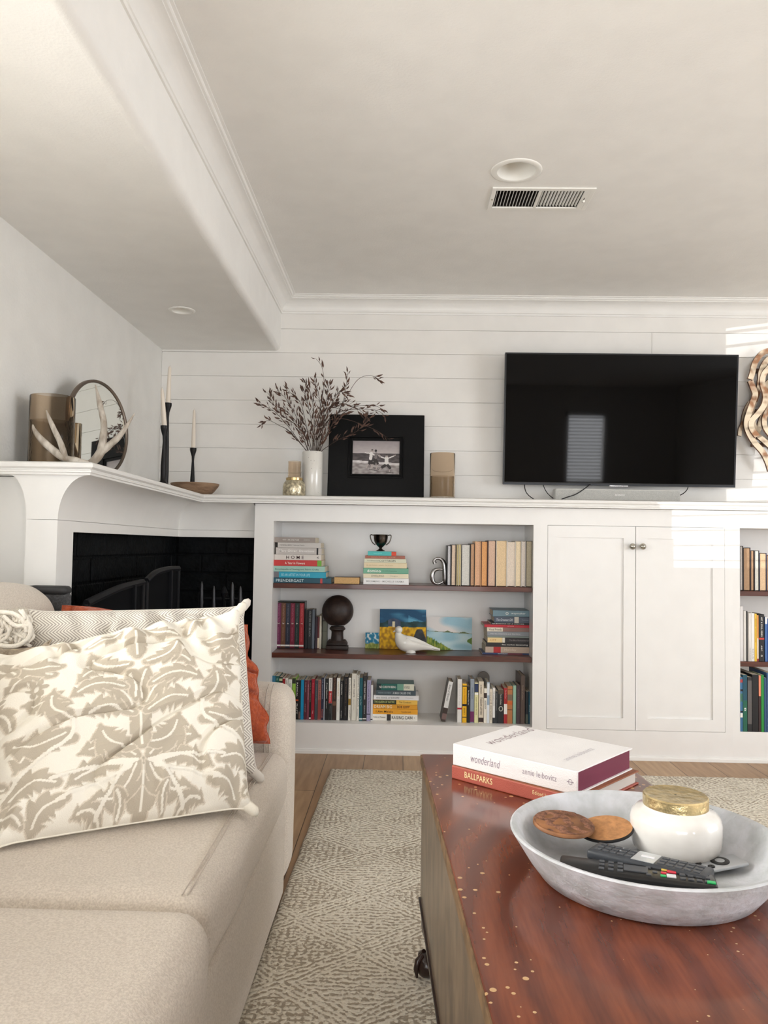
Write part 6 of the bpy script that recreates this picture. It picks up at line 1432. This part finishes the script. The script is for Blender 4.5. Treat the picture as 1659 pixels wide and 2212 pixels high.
disc('coaster', 'round cork coaster half under the bark-topped one in the bowl', 'coaster', cz, .046, .006, Matrix.Rotation(.10, 3, 'X') @ Matrix.Rotation(-.16, 3, 'Y'), cork, M('black_rubber', (30, 30, 32), .6))
z1_ = ZT+.053; cz = atz(1217, 1786, z1_)
disc('coaster', 'round coaster with rough brown bark face lying on the cork one', 'coaster', cz, .0515, .0085, Matrix.Rotation(.06, 3, 'X') @ Matrix.Rotation(.04, 3, 'Y'), barkm, rim_m, .006)
# remotes
rub = M('remote_button', (74, 77, 82), .5); rubl = M('remote_print', (170, 174, 178), .5)
def remote(label, A, B, w_, th_, m, z, zt_, buttons, plate=None, name='remote_control', roll=0.):
    """A, B: points along the middle of the top face"""
    xd = (B-A); Ln = xd.length; F = frame(A, xd, Vector((-xd.y, xd.x, 0)))
    F = F @ Matrix.Rotation(roll, 4, 'X')
    o = thing(name, label, 'remote control', (A+B)/2-Vector((0, 0, th_)))
    part('body', MB(F).box((0, -w_/2, -th_), (Ln, w_/2, 0), min(.005, th_*.4), 3), m, o, smooth=35)
    if plate: part('plate', MB(F).box((Ln*plate[0], -w_*.44, -.0005), (Ln*plate[1], w_*.44, .0006), .0004), plate[2], o)
    for (u, v, a, b_, c, h_) in buttons:
        part('button', MB(F).box((Ln*u-a/2, w_*v-b_/2, -.0005), (Ln*u+a/2, w_*v+b_/2, h_), min(.001, h_*.4)), c, o)
    return o
rz = ZT+.052
silv = M('remote_silver', (190, 194, 198), .3, metal=.5); charc = M('remote_charcoal', (58, 62, 68), .42, var=.05); blackr = M('remote_black', (22, 22, 24), .3)
A = atz(1280, 1825, rz); B = atz(1536, 1884, rz)
btn = [(.08+.066*i, v, .009, .008, rub, .0016) for i in range(5) for v in (-.27, .0, .27)]+[(.62+.072*i, v, .010, .009, rub, .0016) for i in range(5) for v in (-.27, 0, .27)]
btn += [(.12+.066*2, .27, .003, .003, rubl, .002), (.12+.066*2, 0, .003, .003, rubl, .002), (.49, 0, .02, .006, M('remote_key_white', (226, 226, 230), .4), .0022)]
remote('charcoal remote with a silver centre plate lying behind the black remote', A, B, .060, .016, charc, rz, 0, btn, (.38, .57, silv), roll=-.10)
rz -= .001; A = atz(1208, 1857, rz); B = atz(1549, 1902, rz)
btn = [(.28+.06*i, v, .008, .008, rub, .0016) for i in range(3) for v in (-.25, .05, .3)]+[(.50+.0, .02, .034, .024, rub, .002), (.58, -.25, .007, .007, rub, .0015), (.58, .28, .007, .007, rub, .0015), (.62, 0, .007, .007, rub, .0015)]
rdm = M('remote_red', (206, 50, 70), .4); grn = M('remote_green', (50, 190, 110), .4); yl = M('remote_yellow', (220, 190, 90), .4)
btn += [(.67, -.22, .008, .006, grn, .0018), (.675, .0, .008, .006, rdm, .0018), (.68, .24, .008, .006, yl, .0018), (.72, -.16, .013, .012, M('remote_key_white', (226, 226, 230), .4), .0018), (.725, .2, .013, .014, rdm, .0018)]
btn += [(.79+.05*i, v, .008, .008, rub, .0018) for i in range(4) for v in (-.22, .05, .3)]+[(.96, -.25, .012, .009, grn, .002)]
remote('long black remote with red, white and green keys at the bowl rim', A, B, .056, .022, blackr, rz, 0, btn, roll=-.05)
A = atz(1490, 1874, IZ+.011); B = atz(1600, 1853, IZ+.018)
o = remote('small flat silver remote with a black ring beside the candle jar', A, B, .040, .006, silv, rz, 0, [])
F = frame(A, B-A, Vector((-(B-A).y, (B-A).x, 0))); Ln = (B-A).length
for u, v, r1, r0_ in ((.60, .002, .0150, .0075), (.22, .007, .0052, 0), (.34, -.010, .0056, 0)):
    T = F @ Matrix.Translation((Ln*u, v, .0002))
    part('button', MB(T).lathe([(r1, -.0005), (r1, .0008), (r1-.0006, .0012), (max(r0_, .0008), .0012), (max(r0_, .0008), .0002)], n=28), blackr, o, smooth=40)
    if r0_: part('button', MB(T).lathe([(r0_, -.0003), (r0_, .0014), (.001, .0014)], n=24), silv, o, smooth=40)
